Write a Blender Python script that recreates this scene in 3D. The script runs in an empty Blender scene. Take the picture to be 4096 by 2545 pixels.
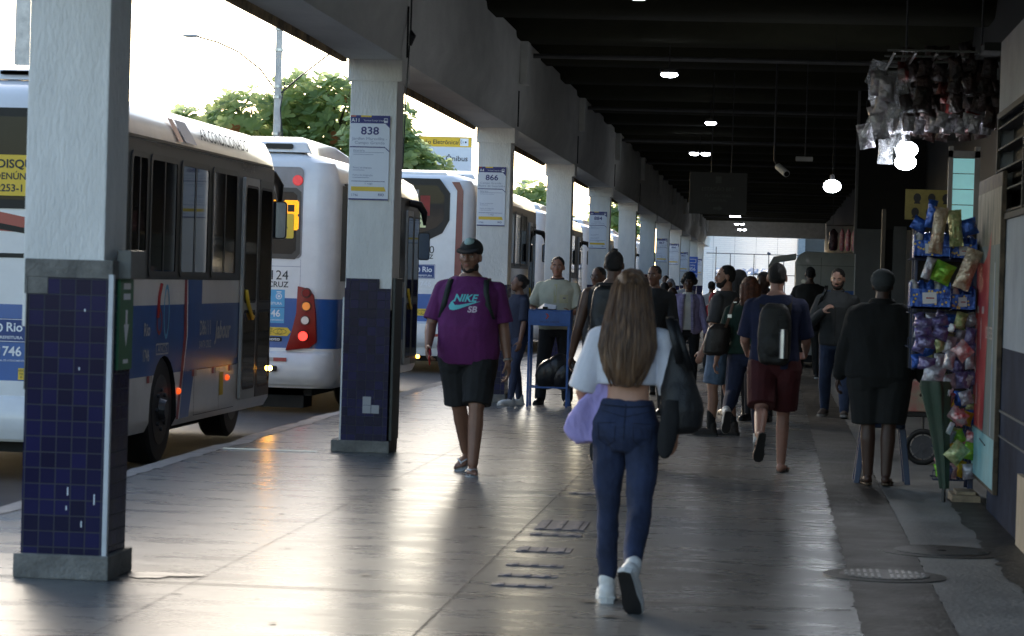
import bpy, bmesh, math, random
from mathutils import Vector, Matrix, Euler, noise
R=math.radians
rnd=random.Random(7)
S=bpy.context.scene
# ---------------- camera ----------------
cam=bpy.data.cameras.new('camera'); camo=bpy.data.objects.new('camera',cam); S.collection.objects.link(camo)
cam.sensor_width=36; cam.lens=93.2; cam.clip_start=0.1; cam.clip_end=3000
rt=Vector((0.99469684,0.09848001,0.02966291)); upv=Vector((-0.03099303,0.01200398,0.99944752)); fw=Vector((-0.09806953,0.99506663,-0.01499251))
camo.matrix_world=Matrix(((rt.x,upv.x,-fw.x,0),(rt.y,upv.y,-fw.y,0),(rt.z,upv.z,-fw.z,1.5),(0,0,0,1)))
cam.dof.use_dof=True; cam.dof.focus_distance=44; cam.dof.aperture_fstop=8.0
S.camera=camo
# ---------------- sky, sun, exposure ----------------
SUN_EL,SUN_AZ=R(21),R(-24)      # low, ahead and to the left
w=bpy.data.worlds.new('World'); S.world=w; w.use_nodes=True
nt=w.node_tree; nt.nodes.clear()
sky=nt.nodes.new('ShaderNodeTexSky'); sky.sky_type='NISHITA'; sky.sun_disc=False
sky.sun_elevation=SUN_EL; sky.sun_rotation=SUN_AZ; sky.air_density=1.0; sky.dust_density=1.2; sky.ozone_density=1.0
bg=nt.nodes.new('ShaderNodeBackground'); bg.inputs[1].default_value=0.15
wo=nt.nodes.new('ShaderNodeOutputWorld'); nt.links.new(sky.outputs[0],bg.inputs[0]); nt.links.new(bg.outputs[0],wo.inputs[0])
sl=bpy.data.lights.new('sun','SUN'); slo=bpy.data.objects.new('sun',sl); S.collection.objects.link(slo)
sl.energy=.75; sl.angle=R(13); sl.color=(1,.9,.76)
sd=Vector((math.sin(SUN_AZ)*math.cos(SUN_EL),math.cos(SUN_AZ)*math.cos(SUN_EL),math.sin(SUN_EL)))
slo.rotation_euler=sd.to_track_quat('Z','Y').to_euler()
S.view_settings.view_transform='Standard'; S.view_settings.look='None'; S.view_settings.gamma=1
S.view_settings.exposure=1.62
S.render.engine='CYCLES'; S.cycles.use_denoising=True; S.cycles.max_bounces=8; S.cycles.diffuse_bounces=4
S.cycles.glossy_bounces=4; S.cycles.transmission_bounces=6; S.cycles.sample_clamp_indirect=6; S.cycles.caustics_reflective=False; S.cycles.caustics_refractive=False

# ---------------- materials ----------------
MATS={}
def mat(name,col,rough=.6,metal=0,var=.12,scale=6,bump=0,bscale=40,emit=None,estr=0,stretch=None,col2=None,spec=.5,rvar=0,coat=0,alpha=1,trans=0):
    if name in MATS: return MATS[name]
    m=bpy.data.materials.new(name); m.use_nodes=True; n=m.node_tree.nodes; l=m.node_tree.links
    b=n['Principled BSDF']; b.inputs['Roughness'].default_value=rough; b.inputs['Metallic'].default_value=metal
    b.inputs['Specular IOR Level'].default_value=spec
    if coat: b.inputs['Coat Weight'].default_value=coat; b.inputs['Coat Roughness'].default_value=.08
    if alpha<1: b.inputs['Alpha'].default_value=alpha
    if trans: b.inputs['Transmission Weight'].default_value=trans
    tc=n.new('ShaderNodeTexCoord'); src=tc.outputs['Object']
    if stretch:
        mp=n.new('ShaderNodeMapping'); mp.inputs['Scale'].default_value=stretch; l.new(src,mp.inputs[0]); src=mp.outputs[0]
    nz=n.new('ShaderNodeTexNoise'); nz.inputs['Scale'].default_value=scale; nz.inputs['Detail'].default_value=6; nz.inputs['Roughness'].default_value=.65
    l.new(src,nz.inputs['Vector'])
    rp=n.new('ShaderNodeValToRGB'); c2=col2 or tuple(max(0,c*(1-var*2)) for c in col)
    rp.color_ramp.elements[0].position=.3; rp.color_ramp.elements[1].position=.7
    rp.color_ramp.elements[0].color=(*c2,1); rp.color_ramp.elements[1].color=(*[min(1,c*(1+var*.4)) for c in col],1)
    l.new(nz.outputs[0],rp.inputs[0]); l.new(rp.outputs[0],b.inputs['Base Color'])
    if rvar:
        mr=n.new('ShaderNodeMapRange'); mr.inputs[1].default_value=.3; mr.inputs[2].default_value=.7
        mr.inputs[3].default_value=max(.02,rough-rvar); mr.inputs[4].default_value=rough+rvar
        l.new(nz.outputs[0],mr.inputs[0]); l.new(mr.outputs[0],b.inputs['Roughness'])
    if bump:
        nb=n.new('ShaderNodeTexNoise'); nb.inputs['Scale'].default_value=bscale; nb.inputs['Detail'].default_value=4; l.new(src,nb.inputs['Vector'])
        bp=n.new('ShaderNodeBump'); bp.inputs['Strength'].default_value=bump; bp.inputs['Distance'].default_value=.02
        l.new(nb.outputs[0],bp.inputs['Height']); l.new(bp.outputs[0],b.inputs['Normal'])
    if emit: b.inputs['Emission Color'].default_value=(*emit,1); b.inputs['Emission Strength'].default_value=estr
    MATS[name]=m; return m
# ---------------- mesh helpers ----------------
COL=S.collection
class MB:
    def __init__(s): s.v=[]; s.f=[]; s.mi=[]; s.mats=[]; s.cur=0
    def use(s,m):
        if m not in s.mats: s.mats.append(m)
        s.cur=s.mats.index(m); return s
    def add(s,vs,fs):
        o=len(s.v); s.v+= [tuple(v) for v in vs]
        for f in fs: s.f.append([i+o for i in f]); s.mi.append(s.cur)
        return s
    def box(s,x0,x1,y0,y1,z0,z1,M=None):
        if x0>x1:x0,x1=x1,x0
        if y0>y1:y0,y1=y1,y0
        if z0>z1:z0,z1=z1,z0
        vs=[Vector((x,y,z)) for z in (z0,z1) for y in (y0,y1) for x in (x0,x1)]
        if M: vs=[M@v for v in vs]
        return s.add(vs,[(0,2,3,1),(4,5,7,6),(0,1,5,4),(2,6,7,3),(0,4,6,2),(1,3,7,5)])
    def prism(s,poly,d,M=None):
        # polygon in XY (ccw), extruded z 0..d
        n=len(poly); vs=[Vector((p[0],p[1],0)) for p in poly]+[Vector((p[0],p[1],d)) for p in poly]
        if M: vs=[M@v for v in vs]
        fs=[tuple(range(n))[::-1],tuple(range(n,2*n))]+[(i,(i+1)%n,n+(i+1)%n,n+i) for i in range(n)]
        return s.add(vs,fs)
    def cyl(s,p0,p1,r0,r1=None,n=14,cap=True):
        r1=r0 if r1 is None else r1
        p0=Vector(p0);p1=Vector(p1); d=(p1-p0).normalized()
        a=d.orthogonal().normalized(); b=d.cross(a)
        vs=[]
        for p,r in ((p0,r0),(p1,r1)):
            for i in range(n):
                t=2*math.pi*i/n; vs.append(p+a*(r*math.cos(t))+b*(r*math.sin(t)))
        fs=[(i,(i+1)%n,n+(i+1)%n,n+i) for i in range(n)]
        if cap: fs+=[tuple(range(n))[::-1],tuple(range(n,2*n))]
        return s.add(vs,fs)
    def tube(s,pts,r,n=8):
        pts=[Vector(p) for p in pts]; rs=r if isinstance(r,(list,tuple)) else [r]*len(pts)
        vs=[];a=None
        for i,p in enumerate(pts):
            d=(pts[min(i+1,len(pts)-1)]-pts[max(i-1,0)]).normalized()
            a=(a-d*a.dot(d)).normalized() if a is not None and (a-d*a.dot(d)).length>1e-4 else d.orthogonal().normalized()
            b=d.cross(a)
            for k in range(n):
                t=2*math.pi*k/n; vs.append(p+a*(rs[i]*math.cos(t))+b*(rs[i]*math.sin(t)))
        m=len(pts)
        fs=[(i*n+k,i*n+(k+1)%n,(i+1)*n+(k+1)%n,(i+1)*n+k) for i in range(m-1) for k in range(n)]
        fs+=[tuple(range(n))[::-1],tuple(range((m-1)*n,m*n))]
        return s.add(vs,fs)
    def strap(s,pts,w,t,wd):
        # flat ribbon along pts; wd = width direction
        wd=Vector(wd).normalized(); vs=[]
        pts=[Vector(p) for p in pts]
        for i,p in enumerate(pts):
            d=(pts[min(i+1,len(pts)-1)]-pts[max(i-1,0)]).normalized(); n_=d.cross(wd).normalized()
            for a,b in ((-1,-1),(1,-1),(1,1),(-1,1)): vs.append(p+wd*(a*w/2)+n_*(b*t/2))
        m=len(pts); fs=[(i*4+k,i*4+(k+1)%4,(i+1)*4+(k+1)%4,(i+1)*4+k) for i in range(m-1) for k in range(4)]
        fs+=[(3,2,1,0),((m-1)*4,(m-1)*4+1,(m-1)*4+2,(m-1)*4+3)]
        return s.add(vs,fs)
    def sphere(s,c,r,M=None,nu=14,nv=9):
        c=Vector(c); r=Vector(r if isinstance(r,(list,tuple,Vector)) else (r,r,r))
        vs=[Vector((0,0,-1))]; 
        for j in range(1,nv):
            ph=-math.pi/2+math.pi*j/nv
            for i in range(nu):
                t=2*math.pi*i/nu; vs.append(Vector((math.cos(ph)*math.cos(t),math.cos(ph)*math.sin(t),math.sin(ph))))
        vs.append(Vector((0,0,1)))
        vs=[Vector((v.x*r.x,v.y*r.y,v.z*r.z)) for v in vs]
        if M: vs=[M@v for v in vs]
        vs=[v+c for v in vs]; last=len(vs)-1
        fs=[(0,1+(i+1)%nu,1+i) for i in range(nu)]
        for j in range(nv-2):
            for i in range(nu): a=1+j*nu; fs.append((a+i,a+(i+1)%nu,a+nu+(i+1)%nu,a+nu+i))
        a=1+(nv-2)*nu; fs+=[(a+i,a+(i+1)%nu,last) for i in range(nu)]
        return s.add(vs,fs)
    def capsule(s,p0,p1,r0,r1,n=12):
        p0=Vector(p0);p1=Vector(p1); d=p1-p0
        if d.length<1e-5: return s.sphere(p0,r0)
        d.normalize(); pts=[];rs=[]
        for t in (-90,-60,-30,0): pts.append(p0+d*(r0*math.sin(R(t)))); rs.append(max(1e-4,r0*math.cos(R(t))))
        for t in (0,30,60,90): pts.append(p1+d*(r1*math.sin(R(t)))); rs.append(max(1e-4,r1*math.cos(R(t))))
        return s.tube(pts,rs,n)
    def loft(s,rings,close=True):
        n=len(rings[0]); vs=[v for r in rings for v in r]; m=len(rings)
        fs=[(i*n+k,i*n+(k+1)%n,(i+1)*n+(k+1)%n,(i+1)*n+k) for i in range(m-1) for k in range(n)]
        if close: fs+=[tuple(range(n))[::-1],tuple(range((m-1)*n,m*n))]
        return s.add(vs,fs)
    def mesh(s,name='mesh',smooth=False):
        me=bpy.data.meshes.new(name); me.from_pydata(s.v,[],s.f)
        for m in s.mats: me.materials.append(m)
        for p,mi in zip(me.polygons,s.mi): p.material_index=mi; p.use_smooth=smooth
        me.update(); return me
    def build(s,name,m=None,parent=None,smooth=False,bevel=0,fixn=True,loc=None,ang=None):
        me=s.mesh(name,smooth)
        if m and not s.mats: me.materials.append(m)
        if fixn or bevel:
            bm=bmesh.new(); bm.from_mesh(me)
            if bevel:
                bmesh.ops.remove_doubles(bm,verts=bm.verts,dist=1e-5)
                es=[e for e in bm.edges if len(e.link_faces)==2 and e.calc_face_angle(0)>R(30)]
                bmesh.ops.bevel(bm,geom=es,offset=bevel,segments=2,affect='EDGES',profile=.6)
            bmesh.ops.recalc_face_normals(bm,faces=bm.faces); bm.to_mesh(me); bm.free()
            if smooth:
                for p in me.polygons: p.use_smooth=True
        if ang is not None:
            for p in me.polygons: p.use_smooth=True
            me.set_sharp_from_angle(angle=R(ang))
        o=bpy.data.objects.new(name,me); COL.objects.link(o)
        if parent: o.parent=parent
        if loc: o.location=loc
        return o
TXT={}
def text_geo(t,size=1,bold=0,align='CENTER'):
    k=(t,bold,align)
    if k not in TXT:
        cu=bpy.data.curves.new('t','FONT'); cu.body=t; cu.size=1; cu.align_x=align; cu.align_y='CENTER'; cu.offset=bold; cu.resolution_u=3
        ob=bpy.data.objects.new('t',cu); COL.objects.link(ob); dg=bpy.context.evaluated_depsgraph_get()
        me=bpy.data.meshes.new_from_object(ob.evaluated_get(dg))
        TXT[k]=([v.co.copy() for v in me.vertices],[tuple(p.vertices) for p in me.polygons])
        bpy.data.objects.remove(ob); bpy.data.curves.remove(cu); bpy.data.meshes.remove(me)
    return TXT[k]
def frame(o,x,y):
    x=Vector(x).normalized(); y=Vector(y).normalized(); z=x.cross(y)
    return Matrix(((x.x,y.x,z.x,o[0]),(x.y,y.y,z.y,o[1]),(x.z,y.z,z.z,o[2]),(0,0,0,1)))
def FB(x,y,z): return frame((x,y,z),(1,0,0),(0,0,1))       # plane facing -Y (towards the camera)
def FS(x,y,z): return frame((x,y,z),(0,1,0),(0,0,1))       # plane facing +X (bus side)
def FW(x,y,z): return frame((x,y,z),(0,-1,0),(0,0,1))      # plane facing -X (right wall)
def text(mb,t,M,size,bold=0,align='CENTER',sx=1,shear=0):
    vs,fs=text_geo(t,1,bold,align)
    mb.add([M@Vector(((v.x*sx+v.y*shear)*size,v.y*size,.0015)) for v in vs],fs); return mb
def flat(mb,poly,M,off=.001):
    mb.add([M@Vector((p[0],p[1],off)) for p in poly],[tuple(range(len(poly)))]); return mb
def rect(mb,x0,x1,y0,y1,M,off=.001): return flat(mb,[(x0,y0),(x1,y0),(x1,y1),(x0,y1)],M,off)
def rrect(x0,x1,y0,y1,r,n=4):
    out=[]
    for cx,cy,a in ((x1-r,y0+r,-90),(x1-r,y1-r,0),(x0+r,y1-r,90),(x0+r,y0+r,180)):
        for i in range(n+1): t=R(a+90*i/n); out.append((cx+r*math.cos(t),cy+r*math.sin(t)))
    return out
def circ(cx,cy,r,n=20,ry=None): return [(cx+r*math.cos(2*math.pi*i/n),cy+(ry or r)*math.sin(2*math.pi*i/n)) for i in range(n)]
def ring_band(mb,outer,inner,M,off=.001):
    n=len(outer); mb.add([M@Vector((p[0],p[1],off)) for p in outer+inner],[(i,(i+1)%n,n+(i+1)%n,n+i) for i in range(n)])
def tag(o,label=None,cat=None,group=None,kind=None):
    if label: o['label']=label
    if cat: o['category']=cat
    if group: o['group']=group
    if kind: o['kind']=kind
    return o
def empty(name,loc=(0,0,0),rz=0,label=None,cat=None,group=None):
    o=bpy.data.objects.new(name,None); COL.objects.link(o); o.location=loc; o.rotation_euler=(0,0,rz); o.empty_display_size=.1
    return tag(o,label,cat,group)
def copy_tree(o,parent=None,loc=None,rz=None):
    c=o.copy(); COL.objects.link(c); c.parent=parent
    if loc is not None: c.location=loc
    if rz is not None: c.rotation_euler=(0,0,rz)
    for ch in o.children: copy_tree(ch,c)
    return c
# common materials
WHITE=mat('white_paint',(.8,.8,.8),.32,var=.06,scale=3,coat=.4)
M_BLK=mat('black_rubber',(.015,.015,.016),.55,var=.2)
M_GLASS=mat('dark_glass',(.01,.011,.012),.04,var=.1,spec=.2)
M_BLKP=mat('black_plastic',(.012,.012,.013),.35,var=.2,spec=.25)
M_DMET=mat('dark_metal',(.06,.06,.062),.4,metal=.7)
M_STEEL=mat('steel',(.5,.5,.5),.3,metal=1,var=.15)
M_BLUE=mat('bus_blue',(.028,.115,.38),.35,var=.06,coat=.4)
M_RED=mat('bus_red',(.35,.02,.02),.35,var=.06,coat=.4)
M_YEL=mat('sign_yellow',(.85,.58,.05),.5,var=.04)
M_YEL2=mat('pale_yellow_sign',(.8,.8,.42),.5,var=.04)
M_NAVY=mat('navy_ink',(.05,.05,.2),.6,var=.05)
M_INK=mat('black_ink',(.03,.03,.035),.6,var=.05)
M_WINK=mat('white_ink',(.85,.86,.88),.6,var=.03)
M_LBLUE=mat('sky_blue_sticker',(.12,.42,.7),.5,var=.06)
# ================= SETTING =================
ASPH=mat('asphalt',(.05,.05,.052),.75,var=.25,scale=1.2,bump=.6,bscale=60)
mb=MB(); mb.box(-140,100,-40,260,-.6,-.2); tag(mb.build('road',ASPH),kind='structure')
# platform floor
def floor_mat():
    m=bpy.data.materials.new('polished_concrete'); m.use_nodes=True; n=m.node_tree.nodes; l=m.node_tree.links; b=n['Principled BSDF']
    tc=n.new('ShaderNodeTexCoord')
    def nz(sc,st,det=6,rg=.6):
        mp=n.new('ShaderNodeMapping'); mp.inputs['Scale'].default_value=st; l.new(tc.outputs['Object'],mp.inputs[0])
        t=n.new('ShaderNodeTexNoise'); t.inputs['Scale'].default_value=sc; t.inputs['Detail'].default_value=det; t.inputs['Roughness'].default_value=rg; l.new(mp.outputs[0],t.inputs['Vector']); return t
    a=nz(.7,(1,.6,1)); c=nz(7,(1,.9,1),8,.75); d=nz(2.2,(.6,1.6,1),7,.7)
    r1=n.new('ShaderNodeValToRGB'); r1.color_ramp.elements[0].position=.32; r1.color_ramp.elements[1].position=.68
    r1.color_ramp.elements[0].color=(.11,.109,.103,1); r1.color_ramp.elements[1].color=(.18,.18,.174,1); l.new(a.outputs[0],r1.inputs[0])
    r2=n.new('ShaderNodeValToRGB'); r2.color_ramp.elements[0].position=.34; r2.color_ramp.elements[1].position=.46
    r2.color_ramp.elements[0].color=(.45,.43,.4,1); r2.color_ramp.elements[1].color=(1,1,1,1); l.new(c.outputs[0],r2.inputs[0])
    mx=n.new('ShaderNodeMix'); mx.data_type='RGBA'; mx.blend_type='MULTIPLY'; mx.inputs[0].default_value=.7
    l.new(r1.outputs[0],mx.inputs[6]); l.new(r2.outputs[0],mx.inputs[7]); l.new(mx.outputs[2],b.inputs['Base Color'])
    mr=n.new('ShaderNodeMapRange'); mr.inputs[1].default_value=.3; mr.inputs[2].default_value=.72; mr.inputs[3].default_value=.22; mr.inputs[4].default_value=.36
    l.new(d.outputs[0],mr.inputs[0]); l.new(mr.outputs[0],b.inputs['Roughness'])
    bp=n.new('ShaderNodeBump'); bp.inputs['Strength'].default_value=.07; bp.inputs['Distance'].default_value=.004
    l.new(d.outputs[0],bp.inputs['Height']); 
    bp2=n.new('ShaderNodeBump'); bp2.inputs['Strength'].default_value=.12; bp2.inputs['Distance'].default_value=.002; l.new(c.outputs[0],bp2.inputs['Height']); l.new(bp.outputs[0],bp2.inputs['Normal']); l.new(bp2.outputs[0],b.inputs['Normal'])
    b.inputs['Specular IOR Level'].default_value=.19
    return m
FLOOR=floor_mat()
mb=MB(); edge=[]
y=-4.0
while y<122: edge.append((-4.7+.05*noise.noise(Vector((0,y*.9,3)))+.025*noise.noise(Vector((5,y*4,3))),y)); y+=.22
poly=[(6,-4)]+[(6,122)]+[(-4.7,122)]+edge[::-1]
mb.prism(poly[::1],.35,Matrix.Translation((0,0,-.35)))
tag(mb.build('platform_floor',FLOOR),kind='structure')
KERB=mat('kerb_concrete',(.2,.2,.195),.6,var=.25,scale=3,bump=.3)
mb=MB(); k=[(p[0]+.16+.02*noise.noise(Vector((9,p[1]*3,1))),p[1]) for p in edge]
vs=[];fs=[]
for i,(a,b_) in enumerate(zip(edge,k)):
    vs+= [(a[0]+.004,a[1],.004),(b_[0],b_[1],.004)]
    if i: fs.append((2*i-2,2*i-1,2*i+1,2*i))
mb.add(vs,fs); tag(mb.build('kerb',KERB),kind='structure')
# dark asphalt strip with a ragged edge, lighter cells beside it
STRIP=mat('dark_strip',(.045,.044,.042),.5,var=.3,scale=2.5,bump=.5,bscale=25,rvar=.12)
vs=[];fs=[];y=-4;i=0;L=.42
while y<121:
    j=.035*max(0,noise.noise(Vector((2,y*3.2,0))))+.018*noise.noise(Vector((2,y*11,4)))
    vs+=[(.43-j*1.3,y,.004),(.845+.006*noise.noise(Vector((1,y,9))),y,.004)]
    if i: fs.append((2*i-2,2*i-1,2*i+1,2*i))
    i+=1; y+=.07
mb=MB(); mb.add(vs,fs); tag(mb.build('dark_pavement_strip',STRIP),kind='structure')
CELL=mat('rough_concrete',(.27,.27,.26),.55,var=.25,scale=1.6,bump=.4,bscale=30,rvar=.1)
mb=MB(); mb.add([(.85,-4,.003),(2.6,-4,.003),(2.6,121,.003),(.85,121,.003)],[(0,1,2,3)]); tag(mb.build('wall_side_pavement',CELL),kind='structure')
vs=[];fs=[];y=-4;i=0
while y<19.3:
    vs+=[(1.27+.1*noise.noise(Vector((7,y*1.3,0)))+.04*noise.noise(Vector((7,y*6,0))),y,.008),(1.52,y,.008)]
    if i: fs.append((2*i-2,2*i-1,2*i+1,2*i))
    i+=1;y+=.08
mb=MB(); mb.add(vs,fs); tag(mb.build('dark_wall_edge',STRIP),kind='structure')  # darker ragged strip along the wall foot
# joints
JNT=mat('joint_dark',(.04,.038,.035),.8)
mb=MB()
pts=[(-1.45+.004*noise.noise(Vector((0,y*2,0))),y) for y in [i*.3-4 for i in range(420)]]
for (a,b_) in zip(pts,pts[1:]): mb.add([(a[0]-.003,a[1],.004),(a[0]+.003,a[1],.004),(b_[0]+.003,b_[1],.004),(b_[0]-.003,b_[1],.004)],[(0,1,2,3)])
pts=[(-2.72+.004*noise.noise(Vector((3,y*2,0))),y) for y in [i*.3-4 for i in range(420)]]
for (a,b_) in zip(pts,pts[1:]): mb.add([(a[0]-.0015,a[1],.004),(a[0]+.0015,a[1],.004),(b_[0]+.0015,b_[1],.004),(b_[0]-.0015,b_[1],.004)],[(0,1,2,3)])
CY=[12.4+9.65*i for i in range(12)]
for yy in CY:
    mb.add([(-4.6,yy-.012,.0045),(.4,yy-.012,.0045),(.4,yy+.006,.0045),(-4.6,yy+.006,.0045)],[(0,1,2,3)])
tag(mb.build('floor_joints',JNT),kind='structure')
# damp grime near the first column foot, scuffs on the floor
GR=mat('floor_grime',(.035,.033,.03),.45,var=.2)
mb=MB()
def blot(mb,cx,cy,rx,ry,z,seed,jag=.35):
    n=26; mb.add([(cx+rx*math.cos(2*math.pi*i/n)*(1+jag*noise.noise(Vector((math.cos(2*math.pi*i/n)*2,math.sin(2*math.pi*i/n)*2,seed)))),cy+ry*math.sin(2*math.pi*i/n)*(1+jag*noise.noise(Vector((math.cos(2*math.pi*i/n)*2,math.sin(2*math.pi*i/n)*2,seed+9)))),z) for i in range(n)],[tuple(range(n))])
blot(mb,-2.98,12.62,.1,.1,.0055,1); blot(mb,-2.9,12.7,.17,.07,.0065,2)
for i in range(46):
    yy=rnd.uniform(10.5,32); xx=rnd.uniform(-3.0,.3); r=rnd.uniform(.006,.022); blot(mb,xx,yy,r*rnd.uniform(1,2.5),r*rnd.uniform(.8,2.2),.0052+.00002*i,i*3.1,.7)
tag(mb.build('floor_stains',GR),kind='structure')
# metal threshold and patched concrete by the second column
mb=MB(); mb.box(-4.55,-3.75,21.82,21.85,.004,.012); tag(mb.build('steel_threshold_strip',M_STEEL),'thin steel strip set in the floor left of the 838 column','floor strip')

# ---------------- columns ----------------
PLAST=mat('white_plaster',(.86,.84,.8),.8,var=.12,scale=2.5,bump=.45,bscale=55,stretch=(1,1,.35))
GREY=mat('grey_render',(.22,.21,.19),.85,var=.25,scale=9,bump=.5,bscale=60)
TRIM=mat('white_corner_trim',(.6,.62,.64),.5,var=.1)
def tile_mat(name,c1,c2,grout,sz):
    m=bpy.data.materials.new(name); m.use_nodes=True; n=m.node_tree.nodes; l=m.node_tree.links; b=n['Principled BSDF']
    tc=n.new('ShaderNodeTexCoord'); br=n.new('ShaderNodeTexBrick'); br.offset=0; br.inputs['Scale'].default_value=1; br.inputs['Mortar Size'].default_value=.0032; br.inputs['Mortar Smooth'].default_value=.3
    br.inputs['Brick Width'].default_value=sz; br.inputs['Row Height'].default_value=sz; br.inputs['Bias'].default_value=-.1
    br.inputs['Color1'].default_value=(*c1,1); br.inputs['Color2'].default_value=(*c2,1); br.inputs['Mortar'].default_value=(*grout,1)
    sp=n.new('ShaderNodeSeparateXYZ'); l.new(tc.outputs['Object'],sp.inputs[0])
    geo=n.new('ShaderNodeNewGeometry'); sn=n.new('ShaderNodeSeparateXYZ'); l.new(geo.outputs['Normal'],sn.inputs[0])
    ab=n.new('ShaderNodeMath'); ab.operation='ABSOLUTE'; l.new(sn.outputs[0],ab.inputs[0]); gt=n.new('ShaderNodeMath'); gt.operation='GREATER_THAN'; gt.inputs[1].default_value=.7; l.new(ab.outputs[0],gt.inputs[0])
    mi=n.new('ShaderNodeMix'); mi.data_type='FLOAT'; l.new(gt.outputs[0],mi.inputs[0]); l.new(sp.outputs[0],mi.inputs[2]); l.new(sp.outputs[1],mi.inputs[3])
    cb=n.new('ShaderNodeCombineXYZ'); l.new(mi.outputs[0],cb.inputs[0]); l.new(sp.outputs[2],cb.inputs[1]); l.new(cb.outputs[0],br.inputs['Vector']); l.new(br.outputs['Color'],b.inputs['Base Color'])
    mr=n.new('ShaderNodeMapRange'); b.inputs['Specular IOR Level'].default_value=.15; mr.inputs[3].default_value=.2; mr.inputs[4].default_value=.9; l.new(br.outputs['Fac'],mr.inputs[0]); l.new(mr.outputs[0],b.inputs['Roughness'])
    bp=n.new('ShaderNodeBump'); bp.invert=True; bp.inputs['Strength'].default_value=.8; bp.inputs['Distance'].default_value=.003; l.new(br.outputs['Fac'],bp.inputs['Height']); l.new(bp.outputs[0],b.inputs['Normal'])
    return m
TILE=tile_mat('cobalt_tiles',(.004,.004,.03),(.009,.009,.07),(.06,.06,.07),.0755)
CHIP=mat('tile_chip',(.75,.8,.85),.5)
collab=['white column with a dark blue tiled base, nearest of the row, at the left edge','blue tiled white column carrying the 838 sign','white column behind the man in purple, carrying the 866 sign headed A4',
 'plain white column behind the dispatcher in the pale polo shirt','white column carrying the 884 sign','white column right behind the one with the 884 sign','bare white column just before the 867 sign',
 'far white column carrying the 867 sign','far white column with the second 866 sign','far white column carrying the 852 sign','far white column carrying the bright blue 856 board','last white column of the row, by the far daylight opening']
for i,yy in enumerate(CY):
    c=empty('platform_column',(-3.39,yy,0),0,collab[i],'column','columns along the bus platform')
    mb=MB(); 
    if i==0: mb.box(-.19,.205,0,.42,1.2,3.3)
    else: mb.box(-.2,.195,0,.42,1.2,3.3)
    mb.build('shaft',PLAST,c,bevel=.008)
    if i>0: mb=MB(); mb.box(-.225,.235,-.015,.45,3.12,3.3); mb.build('capital',PLAST,c,bevel=.006)
    mb=MB()
    if i==0: # stepped top: grey render shows where tiles are missing
        mb.box(-.16,.245,-.02,.4,.115,1.52)
        mb.build('tiled_cladding',TILE,c)
        g=MB(); g.box(-.175,.255,-.026,.4,1.44,1.527).box(-.175,-.06,-.0245,.3,1.36,1.44); g.box(-.165,-.158,-.03,.3,.9,1.44); g.build('render_patch',GREY,c,bevel=.004)
        t=MB(); t.box(.238,.262,-.032,.0,.115,1.46); t.build('corner_trim',TRIM,c,bevel=.003)
        k_=MB(); k_.use(CHIP)
        for (cx,cz,hh) in ((.19,.36,.05),(.06,.4,.04),(.055,.33,.02),(.13,.25,.03),(.12,1.28,.014),(.1,1.0,.015)): k_.box(cx,cx+.006,-.0215,-.019,cz,cz+hh)
        k_.build('tile_chip',None,c)
    elif i==1:
        mb.box(-.19,.09,-.02,.42,1.3,1.46); mb.box(-.2,.19,-.0205,.421,.1,1.38); mb.build('tiled_cladding',TILE,c)
        g=MB(); g.box(-.215,-.19,-.012,.42,.1,1.3); g.build('render_patch',PLAST,c)
        g=MB(); g.box(-.02,.05,-.026,-.018,.4,.47).box(.055,.12,-.0255,-.018,.33,.4).box(-.02,.05,-.0255,-.018,.33,.397); g.build('grey_tile',mat('grey_tile',(.3,.31,.35),.3),c)
        g=MB(); g.box(.2,.225,.02,.44,.1,1.47); g.build('side_cover',mat('dark_cover',(.05,.055,.05),.5),c,bevel=.004)
    else:
        mb.box(-.205,.2,-.02,.43,.1,1.42); mb.build('tiled_cladding',TILE,c)
    mb=MB()
    if i==0: mb.box(-.19,.275,-.045,.44,0,.118)
    else: mb.box(-.28 if i==1 else -.23,.215 if i==1 else .22,-.04,.46,0,.1)
    mb.build('plinth',GREY,c,bevel=.008)
# ramp sign / green notice and cable box on the nearest column's side
o=empty('notice_board',(-3.145,12.52,0),0,'green notice with white arrow under a grey box, on the nearest tiled column','notice')
mb=MB(); mb.box(0,.012,0,.27,1.0,1.44); p=mb.build('panel',mat('notice_green',(.03,.16,.06),.5),o)
mb=MB().use(M_WINK); M=FS(.0125,.135,1.2)
for dz in (.14,.19): rect(mb,-.07,.07,dz,dz+.03,M)
flat(mb,[(-.05,.02),(0,-.09),(.05,.02)],M); rect(mb,-.02,.02,.02,.09,M); rect(mb,-.05,.05,-.17,-.15,M)
mb.build('lettering',None,p)
mb=MB(); mb.box(0,.07,-.03,.26,1.44,1.58); mb.build('cable_box',mat('grey_box',(.12,.12,.11),.5),o,bevel=.008)

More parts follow.
